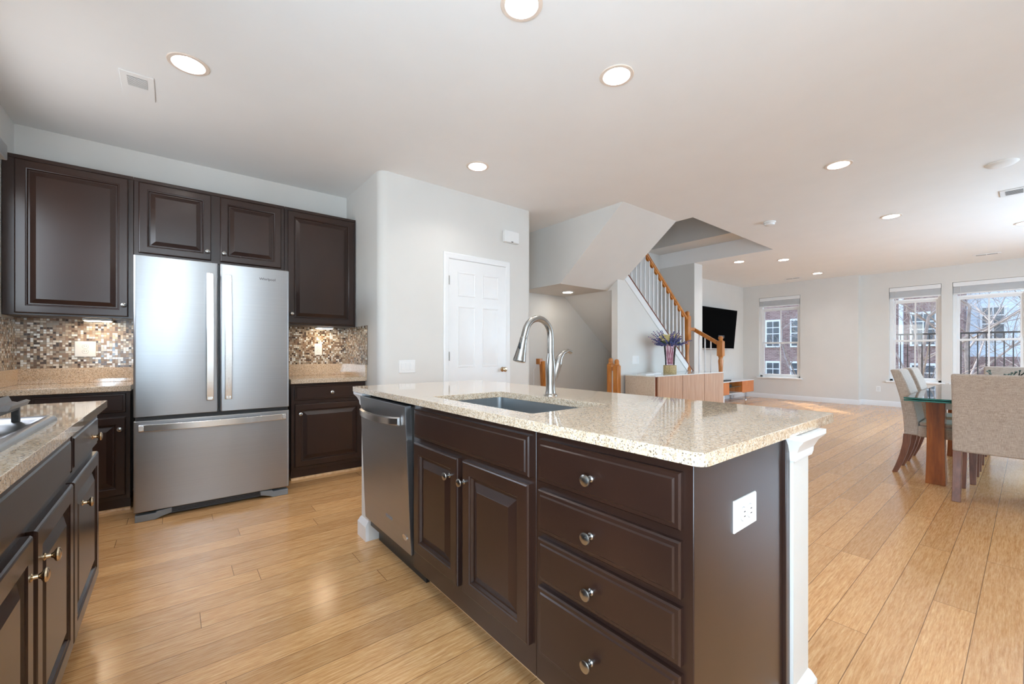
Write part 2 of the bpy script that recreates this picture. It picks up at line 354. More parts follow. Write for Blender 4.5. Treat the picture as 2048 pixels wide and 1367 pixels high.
# pantry block: return wall, pantry door wall with bullnose corners
pl = [(1.44, W+.02)] + [(1.52-.08*math.cos(PI/2*i/8), 3.77-.08*math.sin(PI/2*i/8)) for i in range(9)] + [(3.21+.06*math.sin(PI/2*i/8), 3.75-.06*math.cos(PI/2*i/8)) for i in range(9)] + [(3.27, W+.02)]
struct(MB().prism(pl, lambda a, b, d: (a, b, d), 0, ZC+.05).build('wall_pantry', 'wall', ang=25))
# far wall with three windows
LU, RU = 11.35, 11.56
def wall_open(u0, u1, y0, y1, z1, ops):
    m = MB(); ys = sorted([y0, y1] + [v for o in ops for v in o[:2]])
    for a, b in zip(ys, ys[1:]):
        o = next((o for o in ops if o[0] <= a and b <= o[1]), None)
        if o: m.box(u0, u1, a, b, 0, o[2]); m.box(u0, u1, a, b, o[3], z1)
        else: m.box(u0, u1, a, b, 0, z1)
    return m
WIN = [(LU, 3.365, 4.245, .515, 2.465), (RU, 1.078, 1.842, .530, 2.455), (RU, .02, .930, .530, 2.455)]
struct(wall_open(LU, LU+.30, 2.30, W+.1, ZC+.1, [WIN[0][1:]]).build('wall_far', 'wall'))
struct(wall_open(RU, RU+.20, -1.9, 2.305, ZC+.1, [WIN[1][1:], WIN[2][1:]]).build('wall_dining', 'wall'))
# stub wall beside the stairs
struct(MB().box(7.50, 7.80, 3.91, W+.02, 0, ZC).build('wall_stub', 'wall'))
# stair well above the ceiling
sw = MB().box(6.98, 7.52, 2.4, W, 3.05, 5.6).box(4.80, 4.96, 2.5, W, 3.05, 5.6).box(4.80, 7.5, 2.45, 2.60, 3.05, 5.6)
struct(sw.build('wall_stairwell', 'wall'))
struct(MB().box(4.7, 7.6, 2.4, W+.1, 5.6, 5.7).build('ceiling_stairwell', 'ceil'))
# upper flight: sloping soffit over the hall, and the landing
up = MB()
up.prism([(W, 2.0), (3.77, 2.0), (2.805, ZC), (2.805, ZC+.3), (W, ZC+.3)], lambda a, b, d: (d, a, b), 3.83, 4.79)
up.prism([(3.77, 2.0), (2.805, ZC), (2.805, ZC+.3), (3.77, 2.42)], lambda a, b, d: (d, a, b), 4.79, 4.93)
struct(slab([(W, 2.0), (3.77, 2.0), (2.805, ZC), (2.805, ZC+.3), (W, ZC+.3)], [], 3.83, 4.79, lambda a, b, d: (d, a, b)).build('ceiling_landing', 'wall'))
struct(MB().prism([(3.77, 2.0), (2.805, ZC), (2.805, ZC+.3), (3.77, 2.42)], lambda a, b, d: (d, a, b), 4.79, 4.93).build('ceiling_soffit', 'wall'))
# lower-flight soffit (over the stairs going down) 
SL = .78
struct(MB().prism([(4.79, 2.0), (4.79, 2.18), (6.86, 2.18-2.07*SL), (6.86, 2.0-2.07*SL)], lambda a, b, d: (a, d, b), 3.70, W).build('ceiling_flight', 'wall'))
skz = lambda u: 2.21 - (u-5.04)*SL            # top line of the stringer
struct(MB().prism([(4.79, 0), (6.86, 0), (6.86, skz(6.86)-.1), (4.93, skz(4.93)-.1), (4.93, 2.14), (4.79, 2.14)], lambda a, b, d: (a, d, b), 3.60, 3.70).build('wall_stair', 'wall'))
# baseboards
def baseb(name, a, b, nrm):
    a, b = Vector((*a, 0)), Vector((*b, 0)); n = Vector((*nrm, 0)); m = MB(); pr = [(0, 0), (.016, 0), (.016, .085), (.010, .10), (.006, .11), (0, .11)]
    m.rings([[p + n*x + Vector((0, 0, z)) for x, z in pr] for p in (a, b)]); return struct(m.build(name, 'white'))
baseb('baseboard_far', (LU, 2.30), (LU, W), (-1, 0)); baseb('baseboard_dining', (RU, -1.75), (RU, 2.30), (-1, 0)); baseb('baseboard_jog', (LU-.016, 2.30), (RU, 2.30), (0, -1))
baseb('baseboard_back', (7.82, W), (LU, W), (0, -1)); baseb('baseboard_pantry', (1.52, 3.69), (2.09, 3.69), (0, -1)); baseb('baseboard_hall', (2.97, 3.69), (3.2, 3.69), (0, -1))
baseb('baseboard_stair', (4.79, 3.6), (6.86, 3.6), (0, -1)); baseb('baseboard_stub', (7.52, 3.91), (7.80, 3.91), (0, -1)); baseb('baseboard_right', (4.4, -1.75), (11.5, -1.75), (0, 1))
# ---------------------------------------------------------------- windows
for i, (u, y0, y1, z0, z1) in enumerate(WIN):
    r = struct(bpy.data.objects.new('window_%d' % (i+1), None)); COL.objects.link(r); r.location = (u, (y0+y1)/2, z0)
    d = u+.075; t = .052
    MB().box(d, d+.08, y0, y0+t, z0, z1).box(d, d+.08, y1-t, y1, z0, z1).box(d, d+.08, y0, y1, z1-t, z1).box(d, d+.08, y0, y1, z0, z0+t*.8).build('frame', 'white', r, bevel=.004)
    zm = z0 + (z1-z0)*.425; ym = (y0+y1)/2; q = .036; ztop = z1 - .30
    ztop = z1-t
    def sash(dd, za, zb):
        s = MB().box(dd, dd+.032, y0+t, y0+t+q, za, zb).box(dd, dd+.032, y1-t-q, y1-t, za, zb).box(dd, dd+.032, y0+t+q, y1-t-q, za, za+q).box(dd, dd+.032, y0+t+q, y1-t-q, zb-q, zb)
        o = s.build('sash', 'white', r, bevel=.003)
        MB().box(dd+.008, dd+.022, ym-.011, ym+.011, za+q, zb-q).build('muntin', 'white', o)
        MB().box(dd+.013, dd+.017, y0+t+q-.004, y1-t-q+.004, za+q-.004, zb-q+.004).build('glass', 'pane', o)
    sash(d+.038, zm-.01, z1-.335 if False else z1-t-.24)
    MB().box(d+.030, d+.075, y0+t, y1-t, z1-t-.24, z1-t-.20).build('transom', 'white', r)
    MB().box(d+.05, d+.054, y0+t, y1-t, z1-t-.20, z1-t).build('glass', 'pane', r)
    sash(d+.004, z0+t*.8, zm+.03)
    MB().box(u-.045, d+.01, y0-.05, y1+.05, z0-.030, z0+.004).build('window_sill', 'white', r, bevel=.006)
    # blind, drawn up
    wh = 'first' if i == 0 else 'second'
    lb = ['white slatted blind drawn up over the window nearest the television', 'white slatted blind drawn up over the narrow window behind the tall chairs', 'white slatted blind drawn up over the wide window behind the glass ornament'][i]
    b = thing('window_blind', (u+.03, ym, z1), lb, 'blind', 'window blinds')
    MB().box(u+.004, u+.055, y0+.006, y1-.006, z1-.085, z1-.004).build('headrail', 'white', b, bevel=.004)
    sl = MB(); zz = z1-.090
    while zz > z1-.205: sl.box(u+.008, u+.052, y0+.012, y1-.012, zz-.0028, zz); zz -= .0062
    sl.build('slat_stack', 'blind', b)
    MB().box(u+.006, u+.054, y0+.010, y1-.010, z1-.228, z1-.208).build('bottom_rail', 'white', b, bevel=.003)
    MB().tube([(u+.004, y1-.10, z1-.08), (u+.004, y1-.10, z1-.60 if i else z1-.35)], .003, 6).build('cord', 'white', b)
# unseen openings: patio door, left-wall window, dining window added for its light
r = struct(bpy.data.objects.new('door_2', None)); COL.objects.link(r); r.location = (UL-.06, -.6, 0)
m = MB()
for y in (-1.55, -.62, .30): m.box(UL-.10, UL-.04, y, y+.06, 0, 2.25)
m.box(UL-.10, UL-.04, -1.55, .36, 2.19, 2.25).box(UL-.10, UL-.04, -1.55, .36, 0, .08).build('frame', 'white', r)
r = struct(bpy.data.objects.new('window_5', None)); COL.objects.link(r); r.location = (UL-.06, 3.4, 1.4)
MB().box(UL-.11, UL-.05, 2.75, 2.80, 1.4, 2.35).box(UL-.11, UL-.05, 4.0, 4.05, 1.4, 2.35).box(UL-.11, UL-.05, 2.8, 4.0, 1.4, 1.45).box(UL-.11, UL-.05, 2.8, 4.0, 2.3, 2.35).build('frame', 'white', r)
for nm, x0 in (('window_4', 6.1),):  # unseen window frame, added to go with the dining fill lamp
    r = struct(bpy.data.objects.new(nm, None)); COL.objects.link(r); r.location = (x0+1.8, -1.8, .6)
    m = MB()
    for k in range(4): m.box(x0+1.18*k, x0+1.18*k+.06, -1.86, -1.80, .6, 2.4)
    m.box(x0, x0+3.6, -1.86, -1.80, 2.34, 2.4).box(x0, x0+3.6, -1.86, -1.80, .6, .66).build('frame', 'white', r)
# ---------------------------------------------------------------- pantry door
d1 = struct(bpy.data.objects.new('door_1', None)); COL.objects.link(d1); d1.location = (2.517, 3.69, 0)
fw = FW(3.69)
m = MB().box(2.155, 2.880, 3.682, 3.6895, .01, 2.07)
dz = [(.22, .80), (.97, 1.60), (1.70, 1.95)]
leaf = m.build('leaf', 'white', d1)
pm = MB()
for a0, a1 in ((2.255, 2.475), (2.560, 2.780)):
    for z0, z1 in dz:
        rr = [[Vector(fw(a0+i, z0+i, d)), Vector(fw(a1-i, z0+i, d)), Vector(fw(a1-i, z1-i, d)), Vector(fw(a0+i, z1-i, d))] for i, d in ((0, .007), (0, .0080), (.004, .0125), (.010, .0125), (.018, .0085), (.026, .0085), (.045, .0125))]
        pm.rings(rr)
pm.build('raised_panel', 'white', d1, ang=15)
for z in (1.853, 1.085, .25): 
    MB().box(2.149, 2.160, 3.676, 3.690, z-.045, z+.045).tube([(2.154, 3.675, z-.045), (2.154, 3.675, z+.045)], .005, 8).build('hinge', 'nickel', d1)
MB().lathe((2.834, 3.682, .936), (0, -1, 0), [(.027, 0), (.027, .004), (.012, .010), (.011, .030), (.020, .038), (.0265, .048), (.0265, .056), (.018, .064), (.001, .066)], 18).build('door_handle', 'brass', d1)
cas = MB(); prc = [(0, 0), (0, .012), (.012, .018), (.040, .018), (.058, .012), (.062, .008), (.062, 0)]
cas.rings([[Vector((x+sx*a, 3.69-d, z-sz*a)) for a, d in prc] for x, sx, z, sz in ((2.093, 1, 0, 0), (2.093, 1, 2.135, 1), (2.942, -1, 2.135, 1), (2.942, -1, 0, 0))])
struct(cas.build('trim_1', 'white', ang=20))
# ---------------------------------------------------------------- ceiling fittings
lab = ['recessed ceiling light above the refrigerator doors', 'recessed ceiling light cut by the top edge above the island', 'round recessed ceiling light above the island sink', 'recessed ceiling light in front of the white pantry door', 'recessed ceiling light with a glowing rim above the dining table end', 'bright flush ceiling light over the far half of the dining table', 'small recessed ceiling light just beyond the stair opening', 'small recessed ceiling light second along from the stair opening', 'small recessed ceiling light nearest the window wall', 'recessed ceiling light cut by the right edge near the far vent']
for (x, y), l in zip(lights_xy, lab):
    t = thing('recessed_light', (x, y, ZC), l, 'ceiling light', 'recessed ceiling lights')
    MB().lathe((x, y, ZC), (0, 0, -1), [(.078, 0), (.078, .001), (.100, .001), (.101, .003), (.098, .006), (.079, .007), (.0775, .004), (.0775, 0)], 40, False, False).build('trim_ring', 'ring', t)
    MB().lathe((x, y, ZC), (0, 0, 1), [(.0785, -.004), (.074, .02), (.060, .055), (.052, .075)], 40, False, False).build('reflector', 'white', t)
    MB().lathe((x, y, ZC), (0, 0, 1), [(.0535, .064), (.0535, .075)], 32).build('lens', 'lamp', t)
t = thing('recessed_light', (4.44, 4.215, 2.0), 'small ceiling light under the stair landing, in the low soffit', 'ceiling light', 'recessed ceiling lights')
MB().lathe((4.44, 4.215, 2.0), (0, 0, -1), [(.098, 0), (.098, .004), (.075, .010), (.070, .010)], 36, True, False).build('trim_ring', 'white', t)
MB().lathe((4.44, 4.215, 2.0), (0, 0, -1), [(.071, 0), (.071, .009), (.03, .012)], 32).build('lens', emit('landing_lens', (1, .93, .82), 26), t)
# exhaust vent, registers, detector, cover
t = thing('exhaust_vent', (-.18, 3.474, ZC), 'square white exhaust vent with a small slatted grille in the kitchen ceiling', 'vent')
MB().box(-.256, -.098, 3.33, 3.635, ZC-.006, ZC).build('cover', 'ceil', t, bevel=.003)
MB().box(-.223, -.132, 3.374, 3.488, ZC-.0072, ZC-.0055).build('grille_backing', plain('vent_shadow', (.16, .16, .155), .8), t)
gm = MB()
for k in range(9): gm.box(-.223, -.132, 3.378+k*.0124, 3.383+k*.0124, ZC-.0090, ZC-.0072)
gm.build('grille', 'ceil', t)
for (x0, x1, y0, y1, l, ax) in ((6.60, 6.86, -.13, .20, 'white ceiling register with two slatted banks above the dining table', 1), (10.62, 10.72, .30, .62, 'slim white ceiling register near the dining windows', 1), (10.72, 10.82, 3.17, 3.50, 'slim white ceiling register above the television-side window', 1)):
    t = thing('ceiling_register', ((x0+x1)/2, (y0+y1)/2, ZC), l, 'vent', 'ceiling registers')
    MB().box(x0, x1, y0, y1, ZC-.008, ZC).build('frame', 'white', t, bevel=.003)
    gm = MB(); n = 7 if x1-x0 > .2 else 2
    for k in range(n):
        for q in (0, 1):
            xa = x0 + (x1-x0)*(.16+.68*k/n); ya = y0 + (y1-y0)*(.12+.40*q)
            gm.box(xa, xa+(x1-x0)*.68/n*.55, ya, ya+(y1-y0)*.36, ZC-.0095, ZC-.008)
    gm.build('louvre', plain('louvre_shadow', (.18, .18, .18), .7), t)
t = thing('smoke_detector', (5.893, 2.083, ZC), 'round white smoke detector on the ceiling beside the stair opening', 'smoke detector')
MB().lathe((5.893, 2.083, ZC), (0, 0, -1), [(.070, 0), (.070, .012), (.066, .016)], 32).build('base', 'plastic', t)
MB().lathe((5.893, 2.083, ZC-.016), (0, 0, -1), [(.058, 0), (.060, .006), (.054, .024), (.030, .032), (.001, .033)], 32).build('cover', 'plastic', t)
tag(MB().lathe((5.64, .155, ZC), (0, 0, -1), [(.10, 0), (.10, .004), (.085, .016), (.04, .021), (.001, .022)], 36).build('ceiling_cover_plate', 'ceil', base=(5.64, .155, ZC)), 'shallow round blank cover plate on the ceiling above the dining table', 'cover plate')
# ---------------------------------------------------------------- electrical plates
gapm = plain('socket_shadow', (.42, .42, .41), .5)
def plate(name, fn, a, z, w, h, label, cat, kind, gang=1):
    p0 = Vector(fn(a, z, 0)); t = thing(name, p0, label, cat)
    rr = [[Vector(fn(a+sx*(w/2-i), z+sz*(h/2-i), d)) for sx, sz in ((-1,-1),(1,-1),(1,1),(-1,1))] for i, d in ((0, 0), (0, .003), (.003, .006))]
    MB().rings(rr).build('cover_plate', 'plastic', t)
    for g in range(gang):
        ga = a + (g-(gang-1)/2)*.046
        if kind == 'switch':
            rr = [[Vector(fn(ga+sx*x, z+sz*y, d)) for sx, sz in ((-1,-1),(1,-1),(1,1),(-1,1))] for x, y, d in ((.016, .033, .006), (.016, .033, .0075), (.014, .031, .009))]
            MB().rings(rr).build('rocker', 'plastic', t)
        else:
            for q in (-1, 1):
                sw_ = kind == 'sideways'; ca, cz_ = (ga+q*.0195, z) if sw_ else (ga, z+q*.0195)
                ra, rz = (.0145, .0165) if sw_ else (.0165, .0145)
                MB().rings([[Vector(fn(ca+ra*1.14*math.cos(2*PI*i/20), cz_+rz*1.14*math.sin(2*PI*i/20), d)) for i in range(20)] for d in (.006, .0062)]).build('socket_gap', gapm, t)
                rr = [[Vector(fn(ca+ra*math.cos(2*PI*i/20), cz_+rz*math.sin(2*PI*i/20), d)) for i in range(20)] for d in (.006, .0085)]
                so = MB().rings(rr).build('socket', 'plastic', t)
                sm = MB()
                for sx in (-.006, .006):
                    rr = [[Vector(fn(ca+.003+.0042*y, cz_+sx+.0011*x, d) if sw_ else fn(ca+sx+.0011*x, cz_+.003+.0042*y, d)) for x, y in ((-1,-1),(1,-1),(1,1),(-1,1))] for d in (.0084, .0089)]
                    sm.rings(rr)
                sm.build('slot', 'darkgap', so)
    return t
plate('light_switch', FW(3.69), 1.706, .99, .165, .120, 'wide white switch plate on the wall beside the pantry door', 'switch', 'switch', 3)
plate('light_switch', FW(3.60), 5.212, 1.015, .165, .120, 'white switch plate on the stair wall above the console', 'switch', 'switch', 3)
plate('wall_outlet', FX(RU), 2.012, .352, .075, .115, 'small white outlet low on the far wall beside the narrow window', 'outlet', 'duplex')
t = thing('door_chime', (2.943, 3.69, 2.42), 'small white chime box on the wall high above the pantry door', 'door chime')
MB().box(2.840, 3.046, 3.640, 3.69, 2.352, 2.482).build('cover', 'plastic', t, bevel=.008)
MB().box(2.93, 2.955, 3.638, 3.641, 2.354, 2.362).build('slot', 'darkgap', t)
# ---------------------------------------------------------------- fridge wall: upper cabinets
def cabinet(name, base, label, group): return thing(name, base, label, 'cabinet', group)
UF = 4.325; fu = FW(UF)
def upper(u0, u1, z0, z1, label, doors):
    t = cabinet('wall_cabinet', ((u0+u1)/2, W, z0), label, 'upper cabinets along the refrigerator wall')
    MB().box(u0+.001, u1-.001, UF, W-.002, z0, z1).build('body', 'espresso', t, bevel=.002)
    for a0, a1, b0, b1, ka, kz in doors: door(t, fu, a0, a1, b0, b1, ka, kz)
    MB().box(u0+.001, u1-.001, UF-.006, UF-.0005, z1-.022, z1+.004).build('top_moulding', 'espresso', t, bevel=.002)
    return t
upper(UL+.003, -.245, 1.38, 2.466, 'tall dark upper cabinet with one door, left of the refrigerator', [(-.845, -.275, 1.394, 2.440, -.299, 1.481)])
upper(-.245, .788, 1.872, 2.466, 'short dark double-door cabinet mounted above the refrigerator', [(-.217, .238, 1.893, 2.438, .213, 1.963), (.300, .760, 1.893, 2.438, .326, 1.963)])
upper(.788, 1.436, 1.38, 2.466, 'tall dark upper cabinet with one door, between refrigerator and pantry wall', [(.815, 1.415, 1.394, 2.440, .845, 1.483)])
for u0, u1, l in ((-.535, -.375, 'slim lit under-cabinet lamp above the backsplash left of the refrigerator'), (1.095, 1.250, 'slim lit under-cabinet lamp above the backsplash right of the refrigerator')):
    t = thing('under_cabinet_lamp', ((u0+u1)/2, 4.47, 1.38), l, 'lamp', 'under-cabinet lamps')
    MB().box(u0, u1, 4.42, 4.52, 1.362, 1.3795).build('housing', 'white', t, bevel=.003)
    MB().box(u0+.008, u1-.008, 4.43, 4.51, 1.3585, 1.3625).build('lens', 'striplamp', t)
# base cabinets, counters
BF = 4.045; fb = FW(BF)
t = cabinet('base_cabinet', (1.11, W, 0), 'dark base cabinet with one drawer and one door, right of the refrigerator', 'base cabinets along the refrigerator wall')
MB().box(.790, 1.438, BF, W-.003, .085, .849).build('body', 'espresso', t, bevel=.002); MB().box(.790, 1.438, BF+.02, BF+.04, 0, .086).build('toe_kick', 'espresso', t)
door(t, fb, .815, 1.405, .700, .834, 1.121, .762, name='drawer', prof=DRAWER); door(t, fb, .815, 1.405, .115, .668, .857, .584)
t = cabinet('base_cabinet', (-.57, W, 0), 'dark base cabinet with a drawer above a door, left of the refrigerator', 'base cabinets along the refrigerator wall')
MB().box(UL+.003, -.247, BF, W-.003, .085, .849).build('body', 'espresso', t, bevel=.002); MB().box(UL+.003, -.247, BF+.02, BF+.04, 0, .086).build('toe_kick', 'espresso', t)
door(t, fb, -.72, -.270, .700, .834, -.495, .762, name='drawer', prof=DRAWER); door(t, fb, -.72, -.270, .115, .668, -.300, .584)
CT = .890
def top(name, u0, u1, label):
    t = thing(name, ((u0+u1)/2, 4.3, CT-.04), label, 'countertop')
    MB().box(u0, u1, 4.0, W-.002, CT-.040, CT).build('slab', 'granite', t, bevel=.004); return t
t = top('countertop', .778, 1.4385, 'short speckled stone worktop right of the refrigerator')
MB().box(.778, 1.4385, W-.022, W-.002, CT, 1.005).box(1.4185, 1.4385, 4.0, W-.022, CT, 1.005).build('upstand', 'granite', t, bevel=.002)
t = top('countertop', UL+.002, -.240, 'speckled stone worktop in the corner left of the refrigerator')
MB().box(UL+.002, -.240, W-.022, W-.002, CT, 1.005).box(UL+.002, UL+.022, 3.2, W-.022, CT, 1.005).build('upstand', 'granite', t, bevel=.002)
struct(MB().box(.77, 1.4395, W-.008, W-.0005, 1.005, 1.38).build('wall_backsplash_1', 'mosaic_x'))
struct(MB().box(1.432, 1.4395, 3.985, W-.008, 1.005, 1.382).build('wall_backsplash_2', 'mosaic_y'))
struct(MB().box(UL, -.23, W-.008, W-.0005, 1.005, 1.38).build('wall_backsplash_3', 'mosaic_x'))
struct(MB().box(UL+.0005, UL+.008, 2.6, W-.008, 1.005, 1.36).build('wall_backsplash_4', 'mosaic_y'))
plate('wall_outlet', FW(W-.008), -.540, 1.150, .118, .120, 'wide white outlet plate on the mosaic left of the refrigerator', 'outlet', 'duplex')
plate('wall_outlet', FW(W-.008), 1.152, 1.155, .072, .118, 'narrow white outlet plate on the mosaic right of the refrigerator', 'outlet', 'duplex')
def qround(name, a, b, side):
    a, b, n = Vector(a), Vector(b), Vector(side); pr = [(0, 0)] + [(.016*math.cos(PI/2*i/5), .020*math.sin(PI/2*i/5)) for i in range(6)]
    return struct(MB().rings([[p + n*x + Vector((0, 0, z)) for x, z in pr] for p in (a, b)]).build(name, 'pine'))
qround('trim_2', (.790, BF+.02, 0), (1.438, BF+.02, 0), (0, -1, 0)); qround('trim_3', (-.72, BF+.02, 0), (-.247, BF+.02, 0), (0, -1, 0))
# ---------------------------------------------------------------- refrigerator
t = thing('refrigerator', (.25, 4.15, 0), 'stainless french-door refrigerator with bottom freezer drawer', 'refrigerator')
MB().box(-.205, .703, 3.755, 4.56, .05, 1.750).build('body', plain('fridge_side', (.13, .135, .14), .45), t, bevel=.004)
def fdoor(a0, a1, z0, z1, nm):
    pts = rrect(a0, a1, 3.688, 3.752, .014, 4)
    return MB().prism(pts, lambda a, b, d: (a, b, d), z0, z1).build(nm, 'steel', t, bevel=.004)
fl = fdoor(-.212, .245, .695, 1.768, 'door'); fr_ = fdoor(.255, .707, .695, 1.768, 'door'); fd = fdoor(-.212, .707, .066, .668, 'drawer')
MB().box(-.20, .70, 3.71, 3.76, .667, .70).build('gasket', 'black', t)
MB().box(.243, .257, 3.72, 3.76, .70, 1.76).build('centre_gasket', 'black', t)
def vhandle(u, par):
    m = MB(); z0, z1 = .785, 1.688; rr = []
    for k in range(13):
        f = k/12; z = z0 + (z1-z0)*f; o = .034 + .012*math.sin(PI*f); 
        if k in (0, 12): o = .030
        rr.append([(u-.021, 3.688-o, z), (u+.021, 3.688-o, z), (u+.021, 3.688-o+.013, z), (u-.021, 3.688-o+.013, z)])
    m.rings([[Vector(p) for p in r] for r in rr]); 
    for z in (z0+.012, z1-.012): m.box(u-.016, u+.016, 3.655, 3.690, z-.012, z+.012)
    return m.build('handle', 'steel_h', par, bevel=.003)
vhandle(.196, fl); vhandle(.304, fr_)
m = MB(); rr = []
for k in range(17):
    f = k/16; u = -.186 + .866*f; o = .026 + .034*math.sin(PI*f)
    rr.append([Vector((u, 3.688-o, .600)), Vector((u, 3.688-o, .646)), Vector((u, 3.688-o+.014, .646)), Vector((u, 3.688-o+.014, .600))])
m.rings(rr)
for u in (-.172, .666): m.box(u-.013, u+.013, 3.655, 3.690, .605, .641)
m.build('handle', 'steel_h', fd, bevel=.003)
cu = bpy.data.curves.new('logo', 'FONT'); cu.body = 'Whirlpool'; cu.size = .026; cu.align_x = 'CENTER'; cu.extrude = .0006
tmp = bpy.data.objects.new('tmp', cu); COL.objects.link(tmp); bpy.context.view_layer.update()
me = bpy.data.meshes.new_from_object(tmp.evaluated_get(bpy.context.evaluated_depsgraph_get())); bpy.data.objects.remove(tmp)
me.name = 'logo_lettering'; lo = bpy.data.objects.new('logo_lettering', me); COL.objects.link(lo); lo.parent = fr_; lo.rotation_euler = (PI/2, 0, 0); lo.location = Vector((.556, 3.6872, 1.677)) - wloc(fr_)
me.materials.clear(); me.materials.append(M['darkgap'])
gr = MB().box(-.10, .60, 3.735, 3.76, .012, .064).build('toe_grille', 'black', t)
gm = MB()
for k in range(4): gm.box(-.09, .59, 3.731, 3.736, .018+k*.011, .023+k*.011)
gm.build('louvre', plain('grille_bar', (.05, .05, .055), .4), gr)
for s, u in ((1, -.205), (-1, .700)):
    MB().prism([(u, .0), (u+s*.105, .0), (u+s*.13, .012), (u+s*.19, .030), (u+s*.19, .062), (u+s*.11, .055), (u+s*.105, .045), (u, .045)], lambda a, b, d: (a, d, b), 3.695, 3.76).build('foot_cover', 'grey', t, bevel=.004)
# ---------------------------------------------------------------- left run: cooktop counter
LF = -.272; fl2 = FL(LF)
t = cabinet('cooktop_cabinet', (-.6, 1.53, 0), 'dark base cabinet under the gas cooktop with a drawer and paired doors', None)
MB().box(UL+.003, LF, .55, 2.50, .11, .883).build('body', 'espresso', t, bevel=.002); MB().box(UL+.003, LF-.07, .55, 2.48, 0, .11).build('toe_kick', 'espresso', t)
door(t, fl2, 1.925, 2.485, .738, .862, 2.30, .795, 'brass', 'drawer', DRAWER)
panel(fl2, 1.02, 1.900, .738, .862, DRAWER).build('false_front', 'espresso', t)
door(t, fl2, 1.940, 2.495, .180, .705, 2.075, .600, 'brass'); door(t, fl2, 1.470, 1.925, .180, .705, 1.53, .620, 'brass'); door(t, fl2, 1.000, 1.440, .180, .705, 1.405, .620, 'brass')
t = thing('countertop', (-.57, 1.5, .884), 'speckled stone worktop around the gas cooktop', 'countertop')
slab(rrect(UL+.002, -.230, .50, 2.545, .006, 3), [], .884, .914).build('slab', 'granite', t, bevel=.005)
t = thing('gas_cooktop', (-.55, 1.45, .914), 'stainless gas cooktop with cast iron grates on the left worktop', 'cooktop')
pr = [(0, 0), (0, .006), (.006, .015), (.016, .018), (.026, .013), (.040, .008)]
rr = [[Vector((x, y, .914+z)) for x, y in ((-.85+i, .98+i), (-.285-i, .98+i), (-.285-i, 1.905-i), (-.85+i, 1.905-i))] for i, z in pr]
MB().rings(rr).build('tray', 'steel', t, ang=50)
for k, (y0, y1) in enumerate(((1.64, 1.86), (1.335, 1.585), (1.03, 1.28))):
    gm = MB(); z = .966; ya = (y0+y1)/2
    for x in (-.80, -.36): gm.bar((x, y0, z), (x, y1, z), .014, .016)
    for y in (y0, y1): gm.bar((-.80, y, z), (-.36, y, z), .014, .016)
    gm.bar((-.80, ya, z), (-.62, ya, z), .012, .014); gm.bar((-.54, ya, z), (-.36, ya, z), .012, .014)
    for x in (-.80, -.36):
        for y in (y0+.006, y1-.006): gm.box(x-.008, x+.008, y-.008, y+.008, .922, z)
    g_ = gm.build('grate', 'iron', t, bevel=.002)
    MB().prism([(-.384, .972), (-.384, .992), (-.372, 1.000), (-.366, .984), (-.352, .980), (-.338, .988), (-.330, .984), (-.336, .972)], lambda a, b, d: (a, d, b), y0+.02, y1-.015).build('finger_bar', plain('grate_rest', (.16, .14, .13), .4), g_)
    for x in (-.70, -.47):
        b_ = MB().lathe((x, ya, .922), (0, 0, 1), [(.050, 0), (.050, .012), (.040, .018), (.036, .018), (.036, .026), (.030, .030), (.001, .031)], 24).build('burner', 'iron', t)
        MB().lathe((x, ya, .921), (0, 0, 1), [(.060, 0), (.055, .006)], 24).build('burner_ring', 'brass', b_)
t = thing('range_hood', (-.65, 1.45, 1.70), 'stainless range hood corner jutting in at the left edge above the cooktop', 'range hood')
MB().prism([(UL+.002, 1.706), (-.395, 1.706), (-.395, 1.752), (-.62, 1.95), (UL+.002, 1.95)], lambda a, b, d: (a, d, b), .98, 1.95).build('canopy', 'steel', t, bevel=.003)
MB().box(UL+.002, -.65, 1.25, 1.65, 1.95, 2.775).build('chimney', 'steel', t)
MB().box(-.85, -.45, 1.05, 1.88, 1.698, 1.706).build('filter', 'grey', t)
MB().lathe((-.43, 1.951, 1.745), (0, 1, 0), [(.008, 0), (.008, .005), (.003, .007)], 12).build('switch', 'black', t)
# ---------------------------------------------------------------- island
IF = .885; fi = FX(IF)
t = thing('drawer_cabinet', (1.15, .72, 0), 'dark four-drawer cabinet at the near end of the island', 'cabinet', 'island cabinets')
MB().box(IF, 1.405, .462, .9745, .105, .883).box(1.405, 1.436, .452, .50, 0, .883).box(.99, 1.436, .462, .9745, 0, .105).build('body', 'espresso', t, bevel=.002)
for z0, z1, kz in ((.729, .858, .787), (.576, .704, .634), (.426, .556, .485), (.198, .407, .296)):
    door(t, fi, .486, .953, z0, z1, .737, kz, name='drawer', prof=DRAWER)
t = thing('sink_cabinet', (1.15, 1.41, 0), 'dark island cabinet with two doors under the sink', 'cabinet', 'island cabinets')
m = MB().box(IF, IF+.02, .9755, 1.842, .105, .883).box(IF+.02, 1.42, .9755, .9905, .105, .883).box(IF+.02, 1.42, 1.827, 1.842, .105, .883).box(IF+.02, 1.42, .9905, 1.827, .105, .12).box(1.405, 1.42, .9905, 1.827, .12, .60)
m.build('body', 'espresso', t, bevel=.002); MB().box(.99, 1.005, .9755, 1.842, 0, .105).build('toe_kick', 'espresso', t)
panel(fi, .995, 1.806, .729, .860, DRAWER).build('false_front', 'espresso', t, ang=20)
door(t, fi, 1.418, 1.806, .200, .707, 1.474, .628); door(t, fi, .995, 1.383, .198, .707, 1.366, .628)
qround('trim_4', (.99, .462, 0), (.99, 1.93, 0), (-1, 0, 0))
